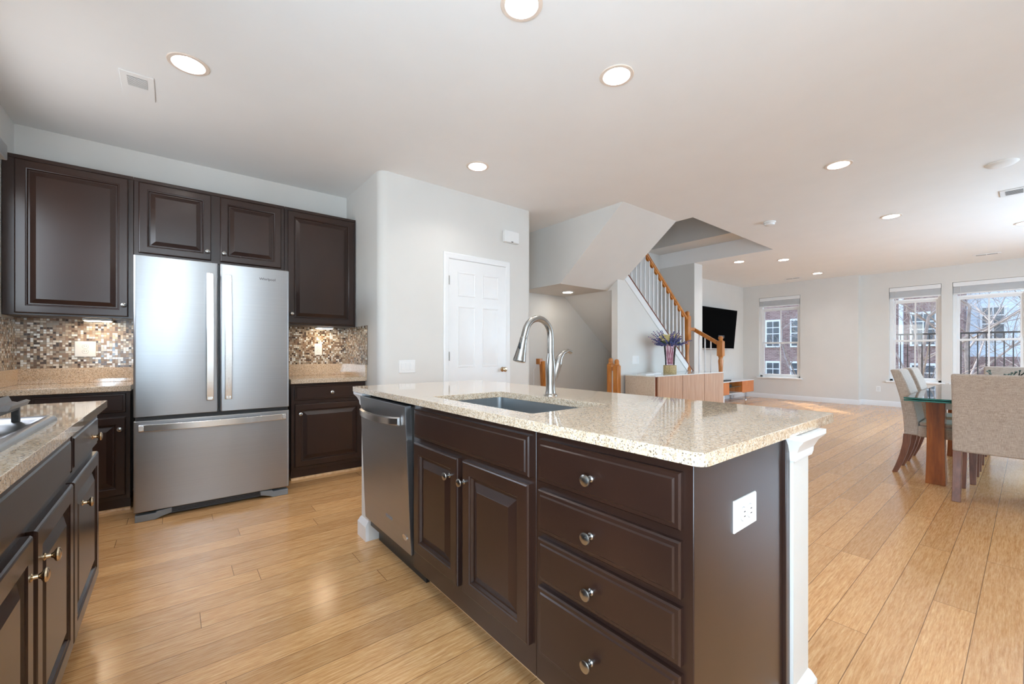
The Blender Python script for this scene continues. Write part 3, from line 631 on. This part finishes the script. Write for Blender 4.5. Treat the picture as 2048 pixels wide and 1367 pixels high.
# dishwasher, door tipped slightly open
t = thing('dishwasher', (1.15, 2.15, 0), 'stainless dishwasher with bowed handle at the far end of the island', 'dishwasher')
MB().box(.905, 1.43, 1.850, 2.455, .10, .872).build('tub', 'black', t); MB().box(.955, .98, 1.850, 2.455, .0, .10).build('toe_kick', 'black', t)
def tilt(z, d): return .873 - (z-.16)*.042 - d
pts = [(1.848, 2.457)]
dm = MB(); zz = [.158, .870]
rr = [[Vector((tilt(z, d), y, z)) for y, z in ((1.848+i, zz[0]+i), (2.457-i, zz[0]+i), (2.457-i, zz[1]-i), (1.848+i, zz[1]-i))] for i, d in ((0, -.030), (0, -.002), (.002, 0))]
dd = dm.rings(rr).build('door', 'steel', t)
rr = [[Vector((tilt(z, d), y, z)) for y, z in ((1.849, .165), (2.456, .165), (2.456, .864), (1.849, .864))] for d in (-.052, -.0302)]
MB().rings(rr).build('inner_door', plain('dishwasher_inner', (.10, .09, .08), .3, .6), dd)
hm = MB(); rr = []
for k in range(17):
    f = k/16; y = 1.905 + .495*f; o = .004 + .052*math.sin(PI*f)**.55
    zc = .792
    rr.append([Vector((tilt(zc, o+.000), y, zc-.020)), Vector((tilt(zc, o+.012), y, zc-.014)), Vector((tilt(zc, o+.012), y, zc+.014)), Vector((tilt(zc, o), y, zc+.020))])
hm.rings(rr).build('handle', 'steel_h', dd, ang=50)
MB().rings([[Vector((tilt(z, d), y, z)) for y, z in ((2.055, .262), (2.135, .262), (2.135, .278), (2.055, .278))] for d in (0, .0015)]).build('badge', 'grey', dd)
MB().rings([[Vector((tilt(.252+.015*math.sin(2*PI*i/20), d), 1.905+.026*math.cos(2*PI*i/20), .228+.013*math.sin(2*PI*i/20))) for i in range(20)] for d in (0, .0012)]).build('oval_badge', 'chrome', dd)
# half wall behind and at the end of the island, with crown and base trim
struct(MB().prism([(1.442, .445), (1.575, .445), (1.575, 2.595), (.900, 2.595), (.900, 2.475), (1.442, 2.475)], lambda a, b, d: (a, b, d), 0, .882).build('wall_island', 'wall'))
def wraps(name, poly, prof):
    # mitred moulding along an open polyline, prof = (outset, z); outset to the left of travel
    P = [Vector((*p, 0)) for p in poly]; rr = []
    for i, p in enumerate(P):
        ds = []
        if i > 0: ds.append((P[i]-P[i-1]).normalized())
        if i < len(P)-1: ds.append((P[i+1]-P[i]).normalized())
        ns = [Vector((d.y, -d.x, 0)) for d in ds]; n = sum(ns, Vector((0, 0, 0))); n = n/ n.length; k = 1/ max(.3, n.dot(ns[0]))
        rr.append([p + n*(o*k) + Vector((0, 0, z)) for o, z in prof])
    return struct(MB().rings(rr).build(name, 'white', ang=20))
crown = [(0, .800), (.008, .800), (.011, .812), (.012, .826), (.022, .848), (.034, .862), (.038, .868), (.038, .882), (0, .882)]
basem = [(0, 0), (.019, 0), (.019, .085), (.012, .100), (.006, .112), (0, .118)]
wl = [(1.4425, .462), (1.4425, .445), (1.575, .445), (1.575, 2.595), (.900, 2.595), (.900, 2.475)]
wraps('trim_5', wl, crown); wraps('baseboard_island', wl, basem)
# worktop with sink cut-out
t = thing('island_countertop', (1.32, 1.53, .884), 'large polished speckled stone worktop on the island with a sink cut-out', 'countertop')
slab(rrect(.852, 1.788, .424, 2.640, .028, 6), [rrect(.955, 1.363, 1.075, 1.790, .018, 4)], .884, .914).build('slab', 'granite', t, bevel=.0035)
sk = thing('kitchen_sink', (1.16, 1.43, .68), 'stainless undermount sink set into the island worktop', 'sink')
def basin(x0, x1, y0, y1, z0, z1, r):
    m = MB(); a = [rrect(x0-o, x1+o, y0-o, y1+o, r+o, 5) for o in (.0, .012)]
    rings = [[(x, y, z1) for x, y in rrect(x0-.02, x1+.02, y0-.02, y1+.02, r+.02, 5)], [(x, y, z1) for x, y in a[0]], [(x, y, z0+.02) for x, y in a[0]], [(x, y, z0) for x, y in rrect(x0+.02, x1-.02, y0+.02, y1-.02, r, 5)]]
    m.rings([[Vector(p) for p in q] for q in rings], False, True); return m
bo = basin(.950, 1.368, 1.070, 1.795, .685, .8835, .03).build('basin', 'sinksteel', sk, ang=40)
MB().lathe((1.16, 1.43, .6855), (0, 0, 1), [(.045, 0), (.045, .003), (.036, .004), (.030, .001)], 24).build('drain', 'chrome', sk)
# faucet
fx, fy, fz = 1.435, 1.478, .914
t = thing('kitchen_faucet', (fx, fy, fz), 'brushed nickel pull-down faucet with gooseneck spout on the island', 'faucet')
MB().lathe((fx, fy, fz), (0, 0, 1), [(.034, 0), (.034, .003), (.026, .010), (.0225, .03), (.0225, .06), (.0245, .10), (.0255, .13), (.0230, .165), (.0185, .19), (.0165, .205)], 28).build('body', 'nickel', t)
p = [(fx, fy, fz+.20), (fx, fy, fz+.275)]
R_ = .082; cx = fx-R_; cz = fz+.290
for k in range(13):
    a = PI*1.0*k/12*.93; p.append((cx+R_*math.cos(a), fy, cz+R_*math.sin(a)))
ex, ez = p[-1][0], p[-1][2]; p.append((ex-.010, fy, ez-.03))
MB().tube(p, [.0165]*2+[.0155]*14, 16).build('spout', 'nickel', t)
hd = (ex-.010, fy, ez-.03); ax = Vector((-.26, 0, -1)).normalized()
sp = MB().lathe(hd, ax, [(.0165, -.002), (.0175, .0), (.0175, .012), (.020, .04), (.026, .085), (.0295, .105), (.0300, .112), (.026, .1145), (.001, .1145)], 24).build('spray_head', 'nickel', t)
c = Vector(hd) + ax*.045 + Vector((-.0195, -.006, 0)); MB().sphere(c, .012, 12, 8, (.35, .7, 1.9)).build('spray_button', 'black', sp)
hb = Vector((fx+.006, fy, fz+.035)); 
lm = MB().tube([hb, hb+Vector((.022, 0, .06)), hb+Vector((.044, 0, .118))], [.012, .019, .0215], 16).build('lever_base', 'nickel', t)
h2 = hb+Vector((.044, 0, .118)); MB().tube([h2, h2+Vector((.012, 0, .030)), h2+Vector((.038, 0, .055)), h2+Vector((.075, 0, .066)), h2+Vector((.098, 0, .058))], [.0213, .017, .0105, .010, .0105], 14).build('lever', 'nickel', lm)
plate('island_outlet', lambda a, z, d: (a, .462-d, z), 1.140, .716, .128, .080, 'white outlet plate mounted sideways on the island end panel', 'outlet', 'sideways', 1)
# ---------------------------------------------------------------- stairs
st = thing('staircase', (6.0, 4.1, 0), 'staircase climbing along the back wall behind the oak spindle railing', 'staircase')
for k in range(7):
    z = .6 + .2*(k+1); u = 6.86 - .259*k; MB().box(u-.275, u+.02, 3.71, W-.01, z-.03, z).build('tread', 'oak', st)
    MB().box(u-.02, u, 3.71, W-.01, z-.2, z-.03).build('riser', 'white', st)
MB().box(6.88, 7.49, 3.60, W-.01, .55, .60).build('landing', 'oak', st)
for z, w in ((.2, 3.12), (.4, 3.36)):
    MB().box(6.90, 7.49, w-.02, 3.60, z-.03, z).build('tread', 'oak', st); MB().box(6.90, 7.49, w, 3.59, z-.2, z-.03).build('riser', 'white', st)
MB().box(6.90, 7.49, 3.59, 4.5, 0, .55).build('landing_base', 'white', st)
rl = thing('stair_railing', (6.0, 3.6, .6), 'honey oak stair handrail with white spindles and turned newel posts', 'railing')
def slope_bar(u0, u1, off0, off1, w0, w1):
    return MB().prism([(u0, skz(u0)+off0), (u1, skz(u1)+off0), (u1, skz(u1)+off1), (u0, skz(u0)+off1)], lambda a, b, d: (a, d, b), w0, w1)
slope_bar(4.94, 6.90, -.135, -.012, 3.585, 3.66).build('stringer', 'white', rl, bevel=.003)
slope_bar(4.94, 6.90, -.012, .006, 3.580, 3.68).build('stringer_cap', 'rust', rl)
hr = slope_bar(4.80, 6.70, .712, .768, 3.585, 3.645).build('handrail', 'oak', rl, bevel=.012, seg=3)
u = 5.02; fil = MB()
while u < 6.62:
    MB().lathe((u, 3.615, skz(u)), (0, 0, 1), [(.016, 0), (.016, .10), (.012, .13), (.0135, .30), (.010, .69), (.010, .725)], 10).build('baluster', 'white', rl)
    if u < 6.55: fil.prism([(u+.012, skz(u+.012)+.713), (u+.100, skz(u+.100)+.713), (u+.080, skz(u+.08)+.680), (u+.030, skz(u+.03)+.680)], lambda a, b, d: (a, d, b), 3.598, 3.632)
    u += .112
fil.build('fillet', 'oak', hr)
def newel(x, y, z0, z1, par, f=.60):
    h = z1-z0; b = .045
    m = MB().box(x-b, x+b, y-b, y+b, z0, z0+h*.20)
    m.lathe((x, y, z0+h*.20), (0, 0, 1), [(.045, 0), (.046, .01), (.034, .03), (.040, .05), (.036, .07), (.028, h*.55*(f-.2)), (.032, h*.75*(f-.2)), (.040, h*.9*(f-.2)), (.030, h*.95*(f-.2)), (.042, h*(f-.2))], 18)
    m.box(x-b, x+b, y-b, y+b, z0+h*f, z1-.085)
    m.lathe((x, y, z1-.085), (0, 0, 1), [(.045, 0), (.036, .010), (.026, .018), (.032, .030), (.040, .050), (.036, .070), (.018, .083), (.001, .085)], 18)
    return m.build('newel_post', 'oak', par, bevel=.004)
newel(6.70, 3.615, .62, 1.815, rl); newel(6.935, 3.170, 0.0, 1.390, rl, .765)
MB().bar((6.74, 3.615, 1.515), (6.935, 3.615, 1.515), .056, .056).bar((6.935, 3.63, 1.520), (6.935, 3.20, 1.265), .056, .058).build('lower_handrail', 'oak', rl, bevel=.010)
for w in (3.53, 3.43, 3.33): MB().tube([(6.935, w, .6-(3.6-w)*.8+.02), (6.935, w, 1.505-(3.615-w)*.59-.02)], .012, 8).build('baluster', 'white', rl)
# newels and guard at the head of the stairs going down
gd = thing('stairhead_guard', (4.7, 3.6, 0), 'pair of round-topped oak posts with white panel at the head of the stairs down', 'railing')
def capped(x, y, z1):
    m = MB().box(x-.038, x+.038, y-.038, y+.038, 0, z1-.085)
    m.lathe((x, y, z1-.085), (0, 0, 1), [(.038, 0), (.038, .012), (.030, .018), (.029, .032), (.031, .040), (.031, .062), (.024, .078), (.010, .085)], 18)
    return m.build('post', 'oak', gd, bevel=.006)
capped(4.655, 3.510, 1.03); capped(4.72, 3.662, 1.045)
MB().bar((4.66, 3.51, .90), (4.715, 3.65, .90), .05, .05).build('rail', 'oak', gd)
MB().bar((4.662, 3.545, .44), (4.708, 3.63, .44), .018, .86).build('panel', 'white', gd)
wr = thing('wall_handrail', (4.06, 4.42, .9), 'square end of an oak handrail on a wall bracket behind the faucet', 'railing')
MB().box(4.00, 4.055, 4.335, 4.415, .955, 1.035).build('rail_end', 'oak', wr, bevel=.004)
MB().bar((4.055, 4.345, 1.0), (4.14, 4.405, .55), .058, .058, (0, 1, 0)).build('rail', 'oak', wr, bevel=.004)
MB().tube([(4.055, 4.40, .95), (4.02, 4.43, .93), (3.99, 4.45, .88), (3.995, 4.46, .62)], .006, 8).build('bracket', 'white', wr)
# ---------------------------------------------------------------- living side: television, stand, console, vase
tv = thing('television', (9.8, 4.50, 1.65), 'black flat-screen television tilted on the wall beside the window', 'television')
tl = .055
def tvp(u, z, d): return Vector((u, 4.47 - (z-1.2)*.09 - d, z))
MB().rings([[tvp(8.74, 1.205, d), tvp(10.46, 1.205, d), tvp(10.46, 2.115, d), tvp(8.74, 2.115, d)] for d in (-.03, 0)]).build('case', 'black', tv, bevel=.004)
MB().rings([[tvp(8.748, 1.220, d), tvp(10.452, 1.220, d), tvp(10.452, 2.107, d), tvp(8.748, 2.107, d)] for d in (.0002, .002)]).build('screen', 'screen', tv)
MB().rings([[tvp(8.74, 1.200, d), tvp(10.46, 1.200, d), tvp(10.46, 1.214, d), tvp(8.74, 1.214, d)] for d in (.0003, .004)]).build('bottom_trim', 'steel_h', tv)
MB().box(9.6, 9.9, 4.44, W-.001, 1.45, 1.75).build('wall_mount', 'black', tv)
ts = thing('television_stand', (9.9, 4.38, 0), 'low television stand with cherry drawers, open shelf and chrome frame', 'stand')
MB().box(8.90, 10.90, 4.18, 4.58, .455, .472).build('top', 'white', ts, bevel=.003)
MB().box(8.92, 9.58, 4.19, 4.57, .185, .455).build('drawer', 'cherry', ts, bevel=.004); MB().box(10.25, 10.88, 4.19, 4.57, .185, .455).build('drawer', 'cherry', ts, bevel=.004)
MB().box(9.58, 10.25, 4.19, 4.57, .185, .20).build('bottom_shelf', 'white', ts); MB().box(9.58, 10.25, 4.555, 4.57, .20, .455).build('back_panel', 'white', ts)
MB().box(9.58, 10.25, 4.22, 4.55, .332, .338).build('glass_shelf', 'greenglass', ts)
for x in (9.2, 10.55):
    MB().box(x-.02, x+.02, 4.22, 4.25, 0, .186).box(x-.02, x+.02, 4.52, 4.55, 0, .186).box(x-.02, x+.02, 4.25, 4.52, 0, .02).build('leg_frame', 'chrome', ts)
MB().box(9.22, 10.53, 4.225, 4.245, 0, .018).build('floor_bar', 'chrome', ts)
tag(MB().box(9.68, 9.95, 4.30, 4.50, .338, .385).build('media_box', 'black', base=(9.8, 4.4, .338), bevel=.003), 'small black media box on the shelf of the television stand', 'media player')
tag(MB().box(9.35, 9.86, 4.27, 4.37, .472, .500).build('soundbar', 'black', base=(9.6, 4.3, .472), bevel=.004), 'slim dark device lying on top of the television stand', 'media player')
cs = thing('console_cabinet', (5.88, 3.33, 0), 'long pale wood console with three front panels against the stair wall', 'console')
MB().box(4.90, 6.87, 3.08, 3.565, .800, .812).build('top', plain('white_glass_top', (.80, .83, .81), .05, var=.005), cs)
MB().box(4.925, 6.855, 3.115, 3.56, .10, .799).build('body', 'rust', cs)
MB().box(4.910, 4.924, 3.10, 3.56, .10, .799).build('end_panel', 'consoleend', cs)
for a, b in ((4.985, 5.602), (5.615, 6.230), (6.243, 6.86)): MB().box(a, b, 3.092, 3.114, .105, .799).build('door', 'console', cs, bevel=.002)
for x in (5.05, 6.70): MB().box(x-.03, x+.03, 3.14, 3.52, 0, .10).build('foot', 'chrome', cs)
tag(MB().box(5.02, 5.22, 3.30, 3.44, .812, .826).build('white_book', 'plastic', base=(5.12, 3.37, .812), bevel=.003), 'slim white book lying on the near end of the console', 'book')
tag(MB().box(5.30, 5.50, 3.36, 3.48, .812, .832).build('white_tray', 'white', base=(5.4, 3.42, .812), bevel=.004), 'small white tray on the console nearer the flower vase', 'tray')
vx, vy, vz = 5.665, 3.325, .812
vb = thing('flower_vase', (vx, vy, vz), 'pink glass vase of lavender and cream flowers on the console', 'vase')
MB().lathe((vx, vy, vz), (0, 0, 1), [(.088, 0), (.092, .006), (.092, .118), (.085, .124), (.060, .124)], 28).build('woven_base', 'woven', vb)
MB().lathe((vx, vy, vz+.125), (0, 0, 1), [(.066, 0), (.070, .10), (.080, .20), (.086, .285), (.083, .285), (.076, .20), (.066, .10), (.060, .008), (.001, .008)], 32, False, True).build('glass', 'vaseglass', vb)
random.seed(5)
sm = MB(); bl = MB(); ye = MB(); lf = MB()
for k in range(9):
    a = 2*PI*k/9+.3; sm.tube([(vx+.03*math.cos(a+1), vy+.03*math.sin(a+1), vz+.14), (vx+.07*math.cos(a), vy+.07*math.sin(a), vz+.42)], .006, 6)
for k in range(44):
    a = random.uniform(0, 2*PI); el = random.uniform(.10, 1.10); L = random.uniform(.15, .30)
    d = Vector((math.cos(a)*math.cos(el), math.sin(a)*math.cos(el), math.sin(el))); p0 = Vector((vx+.06*math.cos(a), vy+.06*math.sin(a), vz+.41))
    for j in range(9):
        q = p0 + d*(L*(.25+.75*j/8)); q += Vector((random.uniform(-.008, .008),)*3); bl.sphere(q, .013*(1.15-.6*j/8), 6, 4, (1, 1, 1.3))
    sm.tube([p0, p0+d*L], .003, 5)
for k in range(11):
    a = 2*PI*k/10; r = .100 if k else 0; c = Vector((vx+r*math.cos(a), vy+r*math.sin(a), vz+.505 - (.03 if k % 2 else -.01)))
    for j in range(26):
        b = 2*PI*j*.381; e = .2+1.25*(j/26); d = Vector((math.cos(b)*math.cos(e), math.sin(b)*math.cos(e), math.sin(e))); ye.tube([c, c+d*.036, c+d*.064], [.008, .013, .004], 5)
for k in range(46):
    a = random.uniform(0, 2*PI); p0 = Vector((vx+.07*math.cos(a), vy+.07*math.sin(a), vz+.42)); d = Vector((math.cos(a), math.sin(a), random.uniform(.3, 1.2))).normalized()
    s_ = d.cross(Vector((0, 0, 1))).normalized()*.014
    lf.add([p0, p0+d*.06+s_, p0+d*.12, p0+d*.06-s_, p0+d*.06+Vector((0, 0, .006))], [(0, 1, 4), (1, 2, 4), (2, 3, 4), (3, 0, 4), (0, 3, 2, 1)])
sm.build('stem', plain('dried_pink_stems', srgb(206, 158, 172), .6), vb); bl.build('lavender', 'fl_blue', vb); ye.build('cream_flower', 'fl_yellow', vb); lf.build('leaf', 'leaf', vb)
# ---------------------------------------------------------------- dining table and chairs
dt = thing('dining_table', (5.85, .17, 0), 'glass-topped dining table with broad walnut slab legs', 'table')
TB = .752
MB().box(4.732, 7.03, -.325, .660, TB-.012, TB).build('glass_top', 'tableglass', dt); MB().box(4.732, 7.03, -.325, .660, TB-.030, TB-.018).build('lower_glass', 'tableglass', dt)
em = MB()
for z0, z1 in ((TB-.0122, TB-.0002), (TB-.0298, TB-.0182)):
    em.box(4.7305, 4.7325, -.326, .661, z0, z1).box(4.7305, 7.031, .6595, .6615, z0, z1).box(4.7305, 7.031, -.3265, -.3245, z0, z1).box(7.0295, 7.0315, -.326, .661, z0, z1)
em.build('glass_edge', 'greenglass', dt)
def slableg(u0, u1, w0, w1):
    rr = []
    for k in range(9):
        f = k/8; z = (TB-.031)*f; q = .016*(1-math.sin(PI*f*.9)) ; rr.append([Vector((u0-q*.4, w0-q*.5, z)), Vector((u1+q*.4, w0-q*.5, z)), Vector((u1+q*.4, w1+q*.5, z)), Vector((u0-q*.4, w1+q*.5, z))])
    return MB().rings(rr).build('leg', 'walnut', dt, bevel=.003)
slableg(5.04, 5.16, .452, .560); slableg(5.04, 5.16, -.22, -.112); slableg(6.54, 6.66, .452, .560); slableg(6.54, 6.66, -.22, -.112)
bm_m = plain('beige_beam', srgb(206, 196, 182), .4)
for x in (5.07, 6.57): MB().box(x, x+.06, -.112, .452, TB-.11, TB-.031).build('cross_beam', bm_m, dt)
# chair faces +x, origin at floor under the seat centre
def make_chair():
    r = thing('dining_chair', (0, 0, 0), 'x', 'chair', 'upholstered dining chairs')
    hw = .205
    def ring(z, xb, xf): return [(xb, -hw, z), (xf, -hw, z), (xf, hw, z), (xb, hw, z)]
    # back: continuous upholstered slab, leaning backwards, curving
    rr = []
    for z, xb, th in ((.365, -.225, .10), (.45, -.228, .10), (.56, -.236, .095), (.70, -.255, .088), (.84, -.288, .080), (.94, -.318, .072), (.962, -.325, .066)):
        rr.append([Vector(p) for p in ring(z, xb, xb+th)])
    MB().rings(rr).build('backrest', 'linen', r, bevel=.014, seg=3)
    MB().box(-.135, .235, -hw, hw, .355, .455).build('seat', 'linen', r, bevel=.016, seg=3)
    MB().box(-.125, .225, -hw+.012, hw-.012, .455, .492).build('seat_cushion', 'linen', r, bevel=.016, seg=3)
    for s in (-1, 1):
        y = s*.178
        rr = []
        for z, x, h in ((.37, -.205, .026), (.28, -.212, .025), (.18, -.232, .023), (.08, -.262, .0205), (0, -.292, .018)):
            rr.append([Vector((x-h, y-.024, z)), Vector((x+h, y-.024, z)), Vector((x+h, y+.024, z)), Vector((x-h, y+.024, z))])
        MB().rings(rr).build('leg', 'chairleg', r, bevel=.003)
        rr = []
        for z, h in ((.37, .025), (.2, .022), (0, .018)):
            rr.append([Vector((.205-h, y-h, z)), Vector((.205+h, y-h, z)), Vector((.205+h, y+h, z)), Vector((.205-h, y+h, z))])
        MB().rings(rr).build('leg', 'chairleg', r, bevel=.003)
    return r
ch = make_chair()
spots = [((4.885, .172), 0, 'taupe upholstered dining chair seen from behind, nearest the camera at the table end'),
         ((5.475, .510), -PI/2, 'taupe side chair at the nearer place along the glass table, by the walnut leg'),
         ((6.100, .510), -PI/2, 'taupe side chair behind another, at the farther place nearer the windows'),
         ((7.02, .13), PI, 'taupe dining chair at the window end of the table behind the glass ornament')]
for i, ((x, y), a, l) in enumerate(spots):
    o = ch if i == 0 else copy_tree(ch)
    o.location = (x, y, 0); o.rotation_euler.z = a; o['label'] = l
# glass ornament
ob = thing('table_ornament', (5.62, .185, TB), 'spiky mirrored glass candle bowl in the middle of the dining table', 'ornament')
random.seed(3); om = MB(); bx_, by_ = 5.62, .185
MB().lathe((bx_, by_, TB), (0, 0, 1), [(.05, 0), (.06, .02), (.085, .06), (.10, .13), (.095, .13), (.08, .065), (.05, .03), (.001, .025)], 24).build('bowl', 'ornament', ob)
for k in range(30):
    a = random.uniform(0, 2*PI); z0 = TB + random.uniform(.03, .13); r0 = .09; p = Vector((bx_+r0*math.cos(a), by_+r0*math.sin(a), z0)); d = Vector((math.cos(a), math.sin(a), random.uniform(.2, 1.6))).normalized()
    L = random.uniform(.05, .12); q = p + d*L; om.tube([p, p+d*L*.5, q], [.009, .006, .004], 6); om.sphere(q, .010, 6, 5)
    e = (d + Vector((random.uniform(-.8, .8), random.uniform(-.8, .8), random.uniform(0, .8)))).normalized(); om.tube([p+d*L*.5, p+d*L*.5+e*L*.5], [.005, .003], 5); om.sphere(p+d*L*.5+e*L*.5, .008, 6, 5)
om.build('twig', 'ornament', ob)
# ---------------------------------------------------------------- outside
struct(MB().box(11.9, 70, -40, 50, -3.2, -3.0).build('ground', 'asphalt'))
def facade_window(t, u, y0, y1, z0, z1, arch=False):
    f = MB().box(u-.10, u+.02, y0-.09, y1+.09, z0-.10, z1+.12).build('window', 'white', t)
    gm = MB(); ym = (y0+y1)/2; zm = z0+(z1-z0)*.5
    for ya, yb in ((y0, ym-.025), (ym+.025, y1)):
        for za, zb in ((z0, zm-.03), (zm+.03, z1-.42), (z1-.36, z1)):
            if zb-za > .1: gm.box(u-.115, u-.10, ya, yb, za, zb)
    gm.build('pane', 'extglass', f); return f
BU = 31.0
b = thing('brick_house', (BU, 9, -3), 'red brick townhouse across the street seen through the left windows', 'building', 'houses across the street')
MB().box(BU, BU+8, 2.1, 26, -3, 9).build('wall', 'brick', b)
for y, h in ((12.16, .36), (10.72, .36), (9.28, .36), (7.3, .36), (5.6, .36), (3.56, .43)):
    facade_window(b, BU, y-h, y+h, 1.55, 3.15); facade_window(b, BU, y-h, y+h, -1.9, .42); facade_window(b, BU, y-h, y+h, 4.6, 6.2)
MB().tube([(BU-.1, 4.43, -3), (BU-.1, 4.43, 8.8)], .10, 8).build('downpipe', 'white', b)
MB().prism([(BU-.4, 9), (BU+8, 9), (BU+4, 12.5)], lambda a, c, d: (a, d, c), 2.1, 26.2).build('roof', 'roof', b)
b = thing('siding_house', (BU+3, -5, -3), 'white sided townhouse with a brick base seen through the right window', 'building', 'houses across the street')
MB().box(BU+1.5, BU+9, -14, 2.1, .9, 9).build('wall', 'siding', b); MB().box(BU+1.4, BU+9, -14, 2.1, -3, .9).build('brick_base', 'brick', b)
for y in (-3.4, -2.0, -.42, .82): facade_window(b, BU+1.5, y, y+.72, 1.75, 3.4); facade_window(b, BU+1.5, y, y+.72, 5.0, 6.6)
MB().prism([(BU+1.0, 9), (BU+9, 9), (BU+5, 12.5)], lambda a, c, d: (a, d, c), -14.2, 2.09).build('roof', 'roof', b)
rg = thing('balcony_railing', (12.25, .6, .1), 'black iron balcony railing outside the dining windows', 'railing')
for nm, z in (('top_rail', 1.49), ('bottom_rail', .16)): MB().box(12.23, 12.27, -1.4, 2.25, z, z+.032).build(nm, 'railblack', rg)
y = -1.38
while y < 2.25: MB().box(12.242, 12.258, y, y+.017, .17, 1.49).build('baluster', 'railblack', rg); y += .112
MB().box(11.78, 12.4, -1.5, 2.3, -.02, .06).build('deck', 'asphalt', rg)
def tree(x, y, h, seed, label, lean=0):
    random.seed(seed); t = thing('bare_tree', (x, y, -3), label, 'tree', 'bare trees outside the dining windows'); tm = MB(); bm_ = MB()
    def grow(p, d, L, r, dep):
        n = 4; pts = [p]; q = p
        for i in range(n):
            d = (d + Vector((random.uniform(-.18, .18), random.uniform(-.18, .18), random.uniform(-.08, .14)))).normalized(); q = q + d*(L/n); pts.append(q)
        (tm if dep == 0 else bm_).tube(pts, [r*(1-.55*i/n) for i in range(n+1)], 6 if dep < 2 else 4)
        if dep < 4:
            for k in range(8 if dep == 0 else 4):
                f = random.uniform(.30, 1.0); b0 = pts[min(n, int(f*n+.5))]; e = (d*.5 + Vector((random.uniform(-.9, .9), random.uniform(-1.1, 1.1), random.uniform(-.1, .7)))).normalized()
                grow(b0, e, L*random.uniform(.42, .62), max(.004, r*.42), dep+1)
    grow(Vector((x, y, -3)), Vector((lean, 0, 1)), h, .085, 0)
    tm.build('trunk', 'bark', t); bm_.build('branches', 'bark', t)
tree(17.5, 1.95, 5.2, 11, 'bare winter tree outside the narrow dining window'); tree(19.0, .75, 5.6, 23, 'bare winter tree outside the wide dining window, behind the railing'); tree(24.0, 7.6, 5.4, 31, 'bare winter tree outside the window beside the television')
